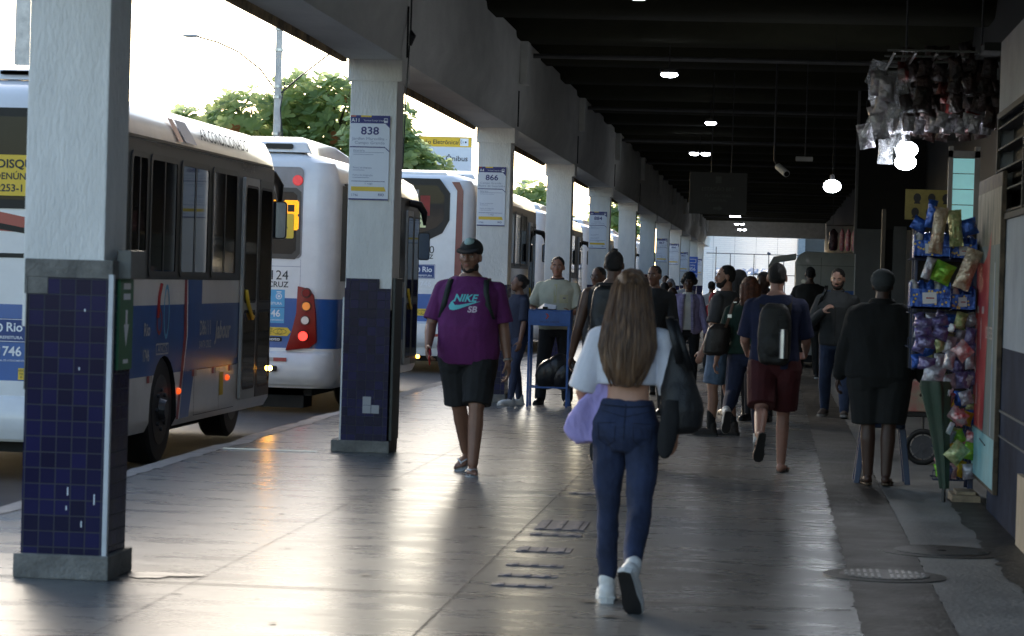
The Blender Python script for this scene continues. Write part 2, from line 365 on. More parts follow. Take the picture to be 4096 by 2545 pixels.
# ---------------- bus stop signs ----------------
def stop_sign(y,code,num,l1,l2,lab,xo=-.025,z0=2.12,w_=.335,h_=.71):
    o=empty('bus_stop_sign',(-3.39+xo,y-.004,z0),0,lab,'bus stop sign','route signs on the platform columns')
    hw=w_/2
    mb=MB(); mb.box(-hw,hw,-.008,0,0,h_); p=mb.build('panel',mat('sign_white',(.74,.77,.85),.35,var=.02),o)
    M=FB(0,-.0085,0)
    b=MB().use(M_NAVY); flat(b,[(-hw,h_-.066),(hw-.04,h_-.066),(hw,h_-.105),(hw,h_),(-hw,h_)],M,.0006)
    rect(b,-hw,hw,.0,.012,M); flat(b,[(-hw,.44),(hw-.04,.44),(hw-.04,.449),(-hw,.449)],M); flat(b,[(hw-.04,.44),(hw,.405),(hw,.416),(hw-.04,.449)],M)
    rect(b,-hw+.02,hw-.03,.155,.159,M)
    b.build('banner',None,o); b=MB().use(M_NAVY); text(b,num,FB(-0,-.0085,h_-.132),.09,.02,sx=1.15); b.build('route_number',None,o)
    b=MB().use(mat('grey_lettering',(.33,.36,.5),.6)); text(b,l1,FB(0,-.0085,h_-.196),.034,sx=1.2); text(b,l2,FB(0,-.0085,h_-.23),.034,sx=1.2)
    text(b,'Itinerário',FB(-hw+.03,-.0085,.415),.026,.004,'LEFT')
    for k,(zz,w2) in enumerate(((.398,.26),(.38,.17),(.248,.1),(.186,.14))):
        b.add([M@Vector((-hw+.03,zz,.001)),M@Vector((-hw+.03+w2,zz,.001)),M@Vector((-hw+.03+w2,zz+.004,.001)),M@Vector((-hw+.03,zz+.004,.001))],[(0,1,2,3)])
    text(b,'Pontos de interesse',FB(-hw+.03,-.0085,.27),.02,.004,'LEFT'); text(b,'Pontos de integração',FB(-hw+.03,-.0085,.208),.02,.004,'LEFT')
    text(b,'1 vaga',FB(0,-.0085,.14),.028); text(b,'1746',FB(-hw+.05,-.0085,.04),.03,.01)
    b.build('fine_print',None,o)
    b=MB().use(M_YEL); flat(b,[(-hw+.02,.075),(hw-.02,.075),(hw-.035,.112),(-hw+.02,.112)],M,.0015); b.build('yellow_bar',None,o); b=MB().use(M_YEL); rect(b,-.08,.01,h_-.014,h_,M,.0015); b.build('yellow_tab',None,o)
    b=MB().use(M_RED); rect(b,-hw,-hw+.045,h_-.014,h_,M,.0015); b.build('red_tab',None,o)
    b=MB().use(M_WINK); text(b,code,FB(-hw+.045,-.009,h_-.043),.045,.01); text(b,'Terminal Campo Grande',FB(.035,-.009,h_-.043),.018)
    bx=hw-.035; flat(b,[(bx-.016,h_-.06),(bx+.016,h_-.06),(bx+.016,h_-.022),(bx-.016,h_-.022)],M,.0012)
    b.build('header_text',None,o)
    b=MB().use(M_NAVY); rect(b,bx-.012,bx+.012,h_-.042,h_-.028,M,.002); text(b,'RIO',FB(hw-.06,-.0085,.045),.03,.012); b.build('emblem',None,o)
stop_sign(CY[1],'A11','838','Jardim Maravilha -','Campo Grande','white and navy bus stop sign headed A11 with route 838')
stop_sign(CY[2],'A4','866','Campo Grande -','Pedra de Guaratiba','white and navy bus stop sign headed A4 with route 866 above the purple shirt man')
stop_sign(CY[4],'A9','884','Sepetiba -','Campo Grande','white and navy bus stop sign with route 884')
stop_sign(CY[7],'A3','867','Barra de Guaratiba -','Campo Grande','small far bus stop sign with route 867')
stop_sign(CY[8],'A4','866','Campo Grande -','Pedra de Guaratiba','small far bus stop sign with route 866, right of the 867 one')
stop_sign(CY[9],'A5','852','Campo Grande -','Vila Nova','small far bus stop sign with route 852',z0=1.95)
stop_sign(CY[11],'A8','851','Campo Grande -','Cosmos','farthest small bus stop sign, ending in 51',z0=1.9)
o=empty('route_board',(-3.38,CY[10]-.01,1.75),0,'bright blue route board with white 856 on a far column','route board')
mb=MB(); mb.box(-.26,.23,-.015,0,0,.85); p=mb.build('panel',mat('route_blue',(.03,.13,.6),.4),o)
b=MB().use(M_WINK); text(b,'Linha',FB(0,-.016,.5),.12,.01); text(b,'856',FB(0,-.016,.34),.19,.02); text(b,'Cpo. Grande',FB(0,-.016,.16),.08,.01); ring_band(b,rrect(-.18,.16,.6,.76,.02),rrect(-.16,.14,.62,.74,.015),FB(0,-.016,0)); b.build('lettering',None,p)

# ---------------- roof, beam ----------------
roof=empty('terminal_roof',(-1,50,3.3),0,'dark ribbed concrete canopy roof with its pale edge beam over the platform','roof')
def rp(mbx,name,m,**k):
    o=mbx.build(name,m,roof,**k); o.matrix_parent_inverse=Matrix.Translation((1,-50,-3.3)); return o
BEAM=mat('beam_concrete',(.82,.82,.78),.8,var=.12,scale=1.1,bump=.3,bscale=30,stretch=(1,.6,1.4))
mb=MB()
# haunched edge beam: soffit dips slightly by each column; built per bay
for i in range(-1,12):
    y0=12.4+9.65*i; n=12; rings=[]
    for k in range(n+1):
        t=k/n if i>=0 else .5+.5*k/n; yy=y0+.005+9.64*t; e=abs(2*t-1)**3
        zb=3.3+.03*(1-e)
        xi=-3.17-.05*(1-e)
        rings.append([Vector(p) for p in ((-3.62,yy,zb),(xi,yy,zb),(xi+.0,yy,zb+.1),(-3.13,yy,3.62),(-3.12,yy,4.42),(-3.62,yy,4.42))])
    mb.loft(rings)
rp(mb,'edge_beam',BEAM,ang=40)
mb=MB()
for yy in CY:
    mb.box(-3.121,-3.03,yy+.03,yy+.4,3.84,4.5)
rp(mb,'bracket',BEAM,bevel=.01)
mb=MB()
for i in range(-1,12):
    y0=12.4+9.65*i; mb.box(-3.66,-3.621,y0+(.5 if i>=0 else 5),y0+9.6,3.27,3.42); 
mb.box(-3.75,-3.66,7.2,121,3.42,4.5)
rp(mb,'drip_edge',mat('stained_edge',(.4,.27,.13),.85,var=.5,scale=4,bump=.5))
mb=MB()
for yy in CY[:6]:
    mb.box(-3.128,-3.112,yy-.012,yy,3.32,3.75)
rp(mb,'beam_crack',mat('crack_dark',(.03,.03,.03),.9))
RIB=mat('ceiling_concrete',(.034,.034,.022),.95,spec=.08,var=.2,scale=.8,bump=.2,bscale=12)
RIBN=35
prof=[(-.95,5.3),(-.93,4.95),(-.85,4.7),(-.72,4.5),(-.55,4.38),(-.45,4.35),(.45,4.35),(.55,4.38),(.72,4.5),(.85,4.7),(.93,4.95),(.95,5.3)]
ribme=None
for i in range(RIBN):
    if ribme is None:
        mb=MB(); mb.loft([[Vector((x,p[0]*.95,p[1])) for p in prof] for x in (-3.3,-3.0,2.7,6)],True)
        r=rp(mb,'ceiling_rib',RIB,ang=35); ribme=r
    else:
        r=ribme.copy(); COL.objects.link(r); r.parent=roof; r.matrix_parent_inverse=Matrix.Translation((1,-50,-3.3))
    r.location=(0,9.185+3.217*i,0)
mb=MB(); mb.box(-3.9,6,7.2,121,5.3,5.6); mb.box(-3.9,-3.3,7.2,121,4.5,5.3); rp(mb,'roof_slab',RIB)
mb=MB()
for yy in (14.2,33.2,43,52.5,62,71.7,81,91,100.5,110): mb.tube([(-3.1,yy,4.3),(6,yy,4.29)],.03)
rp(mb,'conduit',mat('conduit_dark',(.06,.06,.06),.6))
mb=MB(); mb.box(-3.12,6,120.2,120.8,3.68,4.5); rp(mb,'end_lintel',mat('lintel_white',(.6,.6,.58),.8))
# drainpipe stub with cable at column two
mb=MB(); mb.tube([(-3.09,22.0,4.3),(-3.09,22.0,3.55),(-3.07,21.98,3.5),(-3.09,22.0,3.42)],[.008,.008,.03,.012]); mb.tube([(-3.1,22.02,3.42),(-3.12,22.03,3.0),(-3.13,22.04,2.4)],.006)
tag(mb.build('hanging_cable',M_DMET),'thin dark cable with a knot hanging beside the top of the 838 column','cable')

# ---------------- lamps under the roof ----------------
def strip_lamp(x,y,z,lab,s=1,twin=False,e=14):
    o=empty('ceiling_lamp',(x,y,z),0,lab,'ceiling lamp','small lamps along the ceiling')
    lm=mat('lamp_lens',(.9,.9,.9),.4,emit=(.86,.9,1),estr=e)
    for d in ((-.11,.11) if twin else (0,)):
        mb=MB(); mb.sphere((d,0,-.0),(.09*s,.05,.034)); mb.build('lens',lm,o,smooth=True)
        mb=MB(); mb.prism(rrect(-.1*s,.1*s,-.055,.055,.05),.05,Matrix.Translation((d,0,.021))); mb.build('housing',M_DMET,o,bevel=.01)
    mb=MB(); mb.cyl((0,0,.07),(0,0,4.36-z),.008); mb.build('stem',M_DMET,o)
strip_lamp(-1.3,24.0,4.08,'ceiling lamp cut by the top edge of the picture')
strip_lamp(-1.33,31.8,3.99,'nearest whole lit lamp under the ceiling',s=1.15)
strip_lamp(-1.06,41.2,3.99,'single lit ceiling lamp above the hanging dark sign',s=.95)
strip_lamp(-1.5,51.0,3.99,'twin lit ceiling lamp at the left top of the hanging dark sign',twin=True)
strip_lamp(-1.5,97.0,3.99,'far twin ceiling lamp just under the hanging dark sign',twin=True)
strip_lamp(-1.5,109.0,3.99,'second farthest twin ceiling lamp before the end opening',twin=True)
strip_lamp(-1.5,118.0,3.95,'farthest twin ceiling lamp, in front of the white end lintel',twin=True)
BULB=mat('bulb_glass',(.95,.95,.95),.3,emit=(.88,.93,1),estr=26)
def bulb(x,y,z,lab,top,r=.075,pw=18,elong=1.15):
    o=empty('hanging_bulb',(x,y,z),0,lab,'bulb','bright bulbs of the kiosks')
    mb=MB(); mb.sphere((0,0,0),(r*elong,r,r*.85)); mb.build('globe',BULB,o,smooth=True)
    mb=MB(); mb.cyl((0,0,r*.8),(0,0,r*.8+.06),.025); mb.build('socket',M_BLKP,o)
    mb=MB(); mb.cyl((0,0,r*.8+.06),(0,0,top-z),.003); mb.build('cord',M_BLK,o)
    return o
bulb(.61,30,2.64,'single big bright bulb hanging left of the kiosk pair',4.36,.085,10)
bulb(1.02,21.4,2.62,'upper bulb of the bright pair under the hanging plastic bags',3.3,.075,8)
bulb(1.02,21.6,2.53,'lower bulb of the bright pair under the hanging plastic bags',2.6,.075,8)

# ---------------- hanging sign, camera ----------------
o=empty('hanging_sign',(-.795,36,2.45),0,'dark hanging sign reading ESTAÇÃO BRT PLATAFORMA CENTRAL under the ceiling','sign')
SBL=mat('sign_black',(.012,.013,.012),.6)
mb=MB(); mb.box(-.39,.39,0,.05,0,.565); p=mb.build('panel',SBL,o,bevel=.006)
DG=mat('dim_grey_ink',(.06,.065,.06),.7)
b=MB().use(DG); text(b,'ESTAÇÃO BRT',FB(0,-.002,.335),.07,.008); text(b,'PLATAFORMA',FB(0,-.002,.245),.058,.006); text(b,'CENTRAL',FB(0,-.002,.185),.058,.006)
flat(b,[(-.06,.062),(.01,.062),(.01,.04),(.065,.078),(.01,.116),(.01,.094),(-.06,.094)],FB(0,-.002,0)); rect(b,-.04,.04,.42,.51,FB(0,-.002,0)); b.build('lettering',None,p)
for xx in (-.1,.17):
    mb=MB(); mb.cyl((xx,.025,.565),(xx,.025,1.92),.007); mb.build('rod',M_DMET,o)
o=empty('security_camera',(.05,34,3.0),0,'pale tube security camera hanging from the ceiling near the big bulb','camera')
mb=MB(); mb.cyl((-.05,.12,.03),(.06,-.1,-.07),.045); mb.build('housing',mat('cam_white',(.5,.52,.52),.4),o,ang=40)
mb=MB(); mb.cyl((.0605,-.101,-.0705),(.063,-.106,-.072),.035); mb.build('lens',M_GLASS,o)
mb=MB(); mb.tube([(-.05,.1,.04),(-.1,.1,.1),(-.1,.1,.16),(-.1,.1,1.35)],.014); mb.build('bracket',M_DMET,o)
mb=MB(); mb.box(.1,.32,0,.08,.0,.06); tag(mb.build('junction_box',mat('jbox',(.25,.25,.24),.5),None,bevel=.01,loc=(.12,34,3.1)),'small grey box right above the security camera','box')
mb=MB(); mb.cyl((.34,34.04,3.155),(.34,34.04,4.4),.008); tag(mb.build('conduit_drop',M_DMET),'thin conduit dropping from the ceiling to the grey box above the security camera','conduit')
# ================= BUSES =================
RIMM=mat('wheel_rim',(.07,.07,.075),.4,metal=.6,var=.2)
AMB=mat('amber_lit',(1,.4,.03),.4,emit=(1,.38,.03),estr=9)
AMB2=mat('amber_marker',(.8,.2,.03),.4,emit=(1,.12,.02),estr=.3)
REDL=mat('red_lit',(1,.03,.03),.4,emit=(1,.03,.02),estr=1.3)
TLR=mat('tail_red',(.26,.006,.003),.3,var=.1,spec=.3)
UNDER=mat('underbody',(.015,.015,.015),.8)
GREYP=mat('bus_grey_door',(.42,.44,.44),.45,var=.08)
FRM=mat('window_frame',(.035,.035,.032),.4,var=.15)
BAND=mat('window_band',(.03,.03,.028),.35,var=.2)
def bus_body(L,top=0,W=2.45,arches=(),blue=True):
    """local: x 0 (right side) to -W, y 0 (rear) to L, z = height above the road"""
    zl=[(.3,.04),(.38,0),(.78,0),(1.38,0),(2.0,0),(2.76,0),(2.9,.03),(3.02,.09),(3.1,.22),(3.16,.5)]
    if top: zl=[(z+(top if z>1.5 else 0),i) for z,i in zl]
    rings=[]
    for z,ins in zl:
        rr=.27 if ins<.2 else .35; x0,x1,y0,y1=-W+ins,-ins,ins*.8,L-ins*.9
        rings.append([Vector((p[0],p[1],z)) for p in rrect(x0,x1,y0,y1,max(.2,rr-ins*.2),6)])
    mb=MB(); n=len(rings[0]); vs=[v for r in rings for v in r]; fs=[];mi=[]
    mb.use(WHITE); mb.use(M_BLUE)
    for i in range(len(rings)-1):
        mb.use(M_BLUE if (blue and i==2) else WHITE)
        o=len(mb.v)
        mb.add(rings[i]+rings[i+1],[(k,(k+1)%n,n+(k+1)%n,n+k) for k in range(n)])
    mb.use(WHITE); mb.add(rings[-1],[tuple(range(n))]); mb.use(WHITE); mb.add(rings[0],[tuple(range(n))[::-1]])
    me=mb.mesh('body')
    bm=bmesh.new(); bm.from_mesh(me); bmesh.ops.remove_doubles(bm,verts=bm.verts,dist=1e-4); bmesh.ops.recalc_face_normals(bm,faces=bm.faces); bm.to_mesh(me); bm.free()
    ob=bpy.data.objects.new('body',me); COL.objects.link(ob)
    if arches:
        c=MB()
        for ay in arches:
            for xx in (-.36,-W+.36): 
                M=Matrix.Translation((xx,ay,.42)); pts=[(.52*math.cos(R(a)),.52*math.sin(R(a))) for a in range(0,181,15)]+[(-.5,-.6),(.5,-.6)]
                F=frame((xx-.40,ay,.42),(0,1,0),(0,0,1)); c.prism(pts,.8,F)
        cu=c.build('cut',UNDER); m=ob.modifiers.new('b','BOOLEAN'); m.object=cu; m.operation='DIFFERENCE'; m.solver='EXACT'
        try: m.material_mode='TRANSFER'
        except Exception: pass
        dg=bpy.context.evaluated_depsgraph_get(); nm=bpy.data.meshes.new_from_object(ob.evaluated_get(dg)); ob.modifiers.clear(); ob.data=nm
        bpy.data.objects.remove(cu)
    for p in ob.data.polygons: p.use_smooth=True
    ob.data.set_sharp_from_angle(angle=R(32))
    return ob
def wheel(parent,x,y,z=.47,r=.47,wd=.27,side=1):
    mb=MB(); pts=[]
    prof=[(-wd/2,r-.16),(-wd/2,r-.03),(-wd/2+.03,r),(wd/2-.03,r),(wd/2,r-.03),(wd/2,r-.16)]
    n=28; rings=[[Vector((px,pr*math.cos(2*math.pi*i/n),pr*math.sin(2*math.pi*i/n))) for i in range(n)] for px,pr in prof]
    mb.loft(rings); t=mb.build('wheel',M_BLK,parent,loc=(x,y,z),ang=40)
    mb=MB(); mb.cyl((wd/2*side,0,0),(wd/2*side+.004*side,0,0),r-.165,n=24); mb.cyl((wd/2*side,0,0),(wd/2*side+.06*side,0,0),.1,.08,16)
    for k in range(8): a=k*math.pi/4; mb.cyl((wd/2*side,.17*math.cos(a),.17*math.sin(a)),(wd/2*side+.025*side,.17*math.cos(a),.17*math.sin(a)),.018,n=8)
    mb.build('rim',RIMM,t)
    return t
def bus_windows(par,ys,z0,z1,x=.004):
    # dark continuous band behind framed windows
    for (a,b_) in ys:
        mb=MB(); M=FS(x,0,0); ring_band(mb,rrect(a,b_,z0,z1,.07),rrect(a+.05,b_-.05,z0+.05,z1-.05,.04),M,.012)
        out=rrect(a,b_,z0,z1,.07); mb.add([M@Vector((p[0],p[1],0)) for p in out]+[M@Vector((p[0],p[1],.012)) for p in out],[(i,(i+1)%len(out),len(out)+(i+1)%len(out),len(out)+i) for i in range(len(out))])
        rect(mb,(a+b_)/2-.02,(a+b_)/2+.02,z0+.05,z1-.05,M,.011)
        f=mb.build('window',FRM,par,fixn=False)
        mb=MB(); rect(mb,a+.04,b_-.04,z0+.04,z1-.04,M,.005); mb.build('pane',M_GLASS,f,fixn=False)
def mirror(par,y,x=.25,z=2.2,lit=False):
    mb=MB(); mb.tube([(x-.4,y-.05,2.7),(x-.22,y+.02,2.74),(x-.08,y+.06,2.71),(x-.01,y+.08,2.6),(x,y+.08,2.42)],[.05,.055,.06,.05,.02],10); m=mb.build('mirror_arm',M_BLKP,par,smooth=True)
    mb=MB(); mb.prism(rrect(-.085,.085,-.2,.2,.04),.09,frame((x,y+.06,z+.02),(1,.15,0),(0,0,1))); h=mb.build('mirror',M_BLKP,m,ang=40)
    mb=MB(); flat(mb,rrect(-.072,.072,-.185,.185,.03),frame((x,y+.06,z+.02),(1,.15,0),(0,0,1)),.0915); mb.build('mirror_glass',mat('mirror_glass',(.05,.07,.1),.05,metal=.9),h,fixn=False)
def door(par,y0,y1,z0=.42,z1=2.62,open_=0):
    nleaf=2; w_=(y1-y0)/nleaf
    for i in range(nleaf):
        a=y0+i*w_+.015; b_=a+w_-.03; mb=MB(); M=FS(.006,0,0)
        mb.prism(rrect(a,b_,z0,z1,.03),.03,M); d=mb.build('door_leaf',GREYP if i==0 else FRM,par,ang=40)
        for (za,zb) in ((z0+.12,1.28),(1.4,z1-.1)):
            mb=MB(); flat(mb,rrect(a+.07,b_-.07,za,zb,.06),M,.0315); mb.build('pane',M_GLASS,d,fixn=False)
            mb=MB(); ring_band(mb,rrect(a+.045,b_-.045,za-.025,zb+.025,.07),rrect(a+.07,b_-.07,za,zb,.06),M,.033); mb.build('seal',M_BLK,d,fixn=False)
    mb=MB(); mb.tube([(.05,y0+.12,1.5),(.055,y0+.2,1.38),(.055,y0+.45,1.22),(.05,y0+.5,1.24)],.02); mb.build('handrail',M_YEL,par,smooth=True)
def lampdisc(par,x,z,r,m,y=-.06,name='tail_lamp',n=18):
    mb=MB(); mb.cyl((x,y,z),(x,y-.02,z),r,r*.9,n); return mb.build(name,m,par,ang=40)
def eye_sticker(b,M,cx,cz,s,ink):
    b.use(M_YEL); flat(b,[(cx-s*1.7,cz-s*.6),(cx+s*1.1,cz-s*.6),(cx+s*1.6,cz),(cx+s*1.1,cz+s*.6),(cx-s*1.7,cz+s*.6)],M,.003)
    b.use(ink); o=[(cx+s*1.0*math.cos(t),cz+s*.42*math.sin(t)*abs(math.sin(t))**.3) for t in [2*math.pi*k/24 for k in range(24)]]
    ring_band(b,o,[(cx+(p[0]-cx)*.94,cz+(p[1]-cz)*.86) for p in o],M,.0045); ring_band(b,circ(cx,cz,s*.38,20),circ(cx,cz,s*.33,20),M,.0045)
    b.add([M@Vector(p) for p in ((cx-s*.6,cz-s*.5,.0048),(cx-s*.55,cz-s*.5,.0048),(cx+s*.6,cz+s*.5,.0048),(cx+s*.55,cz+s*.5,.0048))],[(0,1,2,3)])
    text(b,'ADO',FB(M.translation.x+cx-s*1.35,M.translation.y-.004,M.translation.z+cz+s*.35),s*.3,.02); text(b,'TO',FB(M.translation.x+cx-s*1.35,M.translation.y-.004,M.translation.z+cz),s*.3,.02); text(b,'O',FB(M.translation.x+cx-s*1.35,M.translation.y-.004,M.translation.z+cz-s*.33),s*.3,.02)
def rio_logo(par,x1,z0,z1,sc,light=False):
    """sticker block with crest, Rio PREFEITURA and 1746; x1 = its right edge"""
    o=MB(); h=z1-z0; w_=h*1.55; M=FB(0,-.004,0)
    o.use(M_LBLUE if light else mat('rio_navy',(.02,.05,.2),.5,var=.04)); rect(o,x1-w_,x1,z0,z1,M,.001)
    o.use(M_WINK)
    if light:
        cx=x1-w_*.22; cz=z0+h*.62; ring_band(o,circ(cx,cz,h*.18,16),circ(cx,cz,h*.13,16),M,.003); flat(o,circ(cx,cz,h*.08,8),M,.003); rect(o,cx-h*.14,cx+h*.14,cz+h*.22,cz+h*.28,M,.003)
        text(o,'PREFEITURA',FB(x1-w_*.45,-.006,z0+h*.2),h*.2,.02)
    else:
        cx=x1-w_*.8; cz=z0+h*.6; ring_band(o,circ(cx,cz,h*.2,14),circ(cx,cz,h*.13,14),M,.003); flat(o,circ(cx,cz,h*.08,8),M,.003)
        text(o,'Rio',FB(x1-w_*.36,-.006,z0+h*.62),h*.52,.02); text(o,'PREFEITURA',FB(x1-w_*.47,-.006,z0+h*.2),h*.17,.015,sx=1.15)
        ring_band(o,[(x1-w_*.98,z0+h*.03),(x1-w_*.02,z0+h*.03),(x1-w_*.02,z1-h*.03),(x1-w_*.98,z1-h*.03)],[(x1-w_*.965,z0+h*.055),(x1-w_*.035,z0+h*.055),(x1-w_*.035,z1-h*.055),(x1-w_*.965,z1-h*.055)],M,.003)
    b2=z0-h*.92
    o.use(M_LBLUE if light else M_BLUE)
    if light: rect(o,x1-w_,x1,b2,z0-h*.04,M,.001)
    o.use(M_WINK); text(o,'1746',FB(x1-w_*.5,-.006,z0-h*.38),h*.55,.02); text(o,'CENTRAL DE ATENDIMENTO',FB(x1-w_*.5,-.006,z0-h*.75),h*.11,.008)
    o.build('sticker',None,par,fixn=False)
def disque(par,x1,z0,z1,w_,m):
    b=MB(); M=FB(0,-.024,0); b.use(m); b.prism(rrect(x1-w_,x1,z0,z1,.02),.004,M); h=z1-z0; cx=x1-w_/2
    b.use(M_INK); text(b,'DISQUE',FB(cx,-.0285,z0+h*.77),h*.29,.025,sx=1.05); text(b,'DENÚNCIA',FB(cx,-.0285,z0+h*.47),h*.23,.015); text(b,'2253-1177',FB(cx,-.0285,z0+h*.18),h*.25,.02)
    b.build('notice',None,par,fixn=False)
def bumper(par,W,z0,z1,d=.09):
    rings=[]
    for z,k in ((z0,.3),(z0+.06,.75),(z0+.1,1),((z0+z1)/2,1),(z1-.04,.8),(z1,.1)):
        rings.append([Vector(p) for p in [(-.02+.02*k,.5,z),(-.02+.03*k,.26,z),(-.05,.1-d*.3*k,z),(-.12,.03-d*.7*k,z),(-.27,-d*k,z),(-W+.27,-d*k,z),(-W+.12,.03-d*.7*k,z),(-W+.05,.1-d*.3*k,z),(-W+.02-.03*k,.26,z),(-W+.02-.02*k,.5,z)]])
    mb=MB(); mb.loft(rings); mb.build('bumper',WHITE,par,ang=50)
def tail(par,x,mirrorx=None):
    """stacked lamp cluster with its right edge at x"""
    sgn=1
    pts=[(-.2,1.53),(-.06,1.50),(-.0,1.42),(.03,1.2),(.05,.86),(-.04,.79),(-.33,.75),(-.26,.98),(-.21,1.2)]
    for sx in ((1,x),(-1,mirrorx)):
        if sx[1] is None: continue
        pp=[(sx[1]+p[0]*sx[0],p[1]) for p in pts]
        if sx[0]>0: pp=pp[::-1]
        mb=MB(); mb.prism(pp[::-1],.05,FB(0,0,0)); c=mb.build('tail_light',TLR,par,bevel=.012,ang=35)
        for (dx,z,r,m) in ((-.09,1.45,.05,TLR),(-.085,1.29,.052,AMB3),(-.095,1.12,.05,CLR),(-.115,.93,.058,REDL)):
            k=lampdisc(c,sx[1]+dx*sx[0],z,r*1.25,mat('lamp_well',(.08,.01,.005),.3),y=-.045,name='lamp_well'); lampdisc(c,sx[1]+dx*sx[0],z,r,m,y=-.058)
AMB3=mat('amber_dim',(.9,.3,.05),.3,emit=(1,.3,.04),estr=.1); CLR=mat('clear_lamp',(.7,.65,.6),.3,emit=(1,.8,.6),estr=.03)
def pod(par,y0,y1,z,W=2.45,h=.2):
    mb=MB(); rings=[]
    for dy,zz,ins in ((0,0,.35),(.02,h*.55,.38),(.35,h,.5)): rings.append([Vector((-W+ins,y0+dy,z)),Vector((-W+ins+.05,y0+dy,z+zz)),Vector((-ins-.05,y0+dy,z+zz)),Vector((-ins,y0+dy,z))])
    for dy,zz,ins in ((-.4,h,.5),(-.02,h*.5,.38),(0,0,.35)): rings.append([Vector((-W+ins,y1+dy,z)),Vector((-W+ins+.05,y1+dy,z+zz)),Vector((-ins-.05,y1+dy,z+zz)),Vector((-ins,y1+dy,z))])
    mb.loft(rings); p=mb.build('air_conditioner',WHITE,par,bevel=.02,ang=40)
    mb=MB(); mb.prism(rrect(-.95,-.6,z+.035,z+h*.5,.03),.01,FB(0,y0-.005,0)); mb.build('vent',M_BLKP,p)
def side_common(b,L,ys,top,door_y,z0w=1.62,z1w=2.66):
    mb=MB(); M=FS(0,0,0); mb.prism([(.35,1.6),(L-.25,1.6),(L-.25,2.76+top),(.35,2.76+top)],.004,M); mb.build('window_band',BAND,b)
    bus_windows(b,ys,z0w,z1w+top)
    mb=MB(); mb.box(-.03,.018,.5,L-.4,2.765+top,2.79+top); mb.build('gutter',FRM,b)
    if door_y: door(b,*door_y)

# ---- bus one: nearest, D86111 ----
Lb=7.35
b1=empty('city_bus',(-5.25,20.3,-.2),0,'nearest white and blue minibus, AR CONDICIONADO on its roof edge, behind the first column','bus','buses waiting at the platform')
bd=bus_body(Lb,0,arches=(2.3,)); bd.parent=b1
side_common(b1,Lb,[(.9,1.5),(1.58,2.62),(2.74,3.93),(4.05,5.2)],0,(5.45,6.95))
mb=MB(); mb.use(M_RED); M=FS(0,0,0)
flat(mb,[(3.02,1.6),(3.12,1.6),(3.16,1.1),(3.02,.72),(2.9,.36),(2.8,.36),(2.93,.72),(3.04,1.1)],M,.003); flat(mb,[(2.6,-.1),(2.8,-.1),(2.6,.1),(2.4,.1)],frame((-.036,0,2.91),(0,1,0),(-.33,0,1)),.012)
mb.use(M_WINK); flat(mb,[(3.12,1.6),(3.15,1.6),(3.19,1.1),(3.05,.72),(2.93,.36),(2.9,.36),(3.02,.72),(3.16,1.1)],M,.003)
mb.build('livery_stripe',None,b1,fixn=False); mb=MB().use(M_BLUE); flat(mb,[(3.15,1.6),(3.75,1.6),(3.75,1.38),(3.19,1.38)],M,.003); mb.build('blue_panel',None,b1,fixn=False); mb=MB().use(M_BLUE); flat(mb,[(2.93,.36),(3.3,.36),(3.5,.78),(3.05,.78)],M,.003); mb.build('blue_panel',None,b1,fixn=False); mb=MB().use(M_BLUE); flat(mb,[(2.9,-.1),(3.35,-.1),(3.1,.1),(2.65,.1)],frame((-.036,0,2.91),(0,1,0),(-.33,0,1)),.012)
mb.build('blue_panel',None,b1,fixn=False)
SLT=mat('side_lettering',(.5,.52,.55),.6); mb=MB().use(SLT); text(mb,'D86111',FS(.004,3.93,1.15),.19,.012,sx=.82); text(mb,'SANTA CRUZ',FS(.004,3.93,1.0),.1,.01,sx=.85); mb.build('fleet_number',None,b1,fixn=False); mb=MB().use(SLT); text(mb,'Jabour',FS(.004,4.72,1.12),.23,.03,sx=1.12,shear=.25); mb.build('company_name',None,b1,fixn=False); mb=MB().use(SLT)
text(mb,'Rio',FS(.004,1.62,1.17),.15,.02,sx=1.1); text(mb,'1746',FS(.004,1.6,.95),.14,.02,sx=.9); text(mb,'ANOS',FS(.004,2.2,1.0),.09,.01,sx=1.4)
ring_band(mb,rrect(1.97,2.43,.95,1.05,.01),rrect(1.985,2.415,.965,1.035,.005),M,.004)
mb.build('side_logo',None,b1,fixn=False); mb=MB().use(M_INK); text(mb,'AR CONDICIONADO',frame((-.036,4.75,2.93),(0,1,0),(-.33,0,1)),.17,.01,sx=1.35); mb.build('roof_lettering',None,b1,fixn=False); mb=MB().use(mat('plate_grey',(.3,.31,.31),.6)); text(mb,'EMBARQUE',FS(.005,5.75,2.72),.1,.01,sx=1.2); mb.build('door_lettering',None,b1,fixn=False)
mb=MB(); mb.use(M_RED); ring_band(mb,circ(2.07,1.24,.1,20,.12),circ(2.07,1.24,.07,20,.085),M,.004); mb.tube([(.006,1.99,1.27),(.006,2.02,1.45),(.006,2.1,1.56)],.016)
mb.use(M_LBLUE); ring_band(mb,circ(2.33,1.32,.11,20,.24),circ(2.33,1.32,.08,20,.2),M,.004); mb.build('sixty_logo',None,b1,fixn=False)
mb=MB(); M2=FS(0,0,0)
for (a,c_) in ((3.5,3.51),(4.6,4.605)): rect(mb,a,c_,.36,.78,M2,.004)
rect(mb,3.3,5.4,.775,.783,M2,.004); rect(mb,3.5,5.3,.36,.366,M2,.004); mb.build('panel_seam',M_BLK,b1,fixn=False)
for a in (1.65,3.4,4.25,5.0): mb=MB(); mb.use(M_RED); rect(mb,a,a+.1,.72,.78,M2,.005); mb.use(mat('refl_pale',(.5,.45,.42),.4)); rect(mb,a+.1,a+.2,.72,.78,M2,.005); mb.build('reflector',None,b1,fixn=False)
mb=MB(); rect(mb,4.62,4.8,.5,.72,M2,.004); mb.build('side_label',M_YEL,b1,fixn=False)
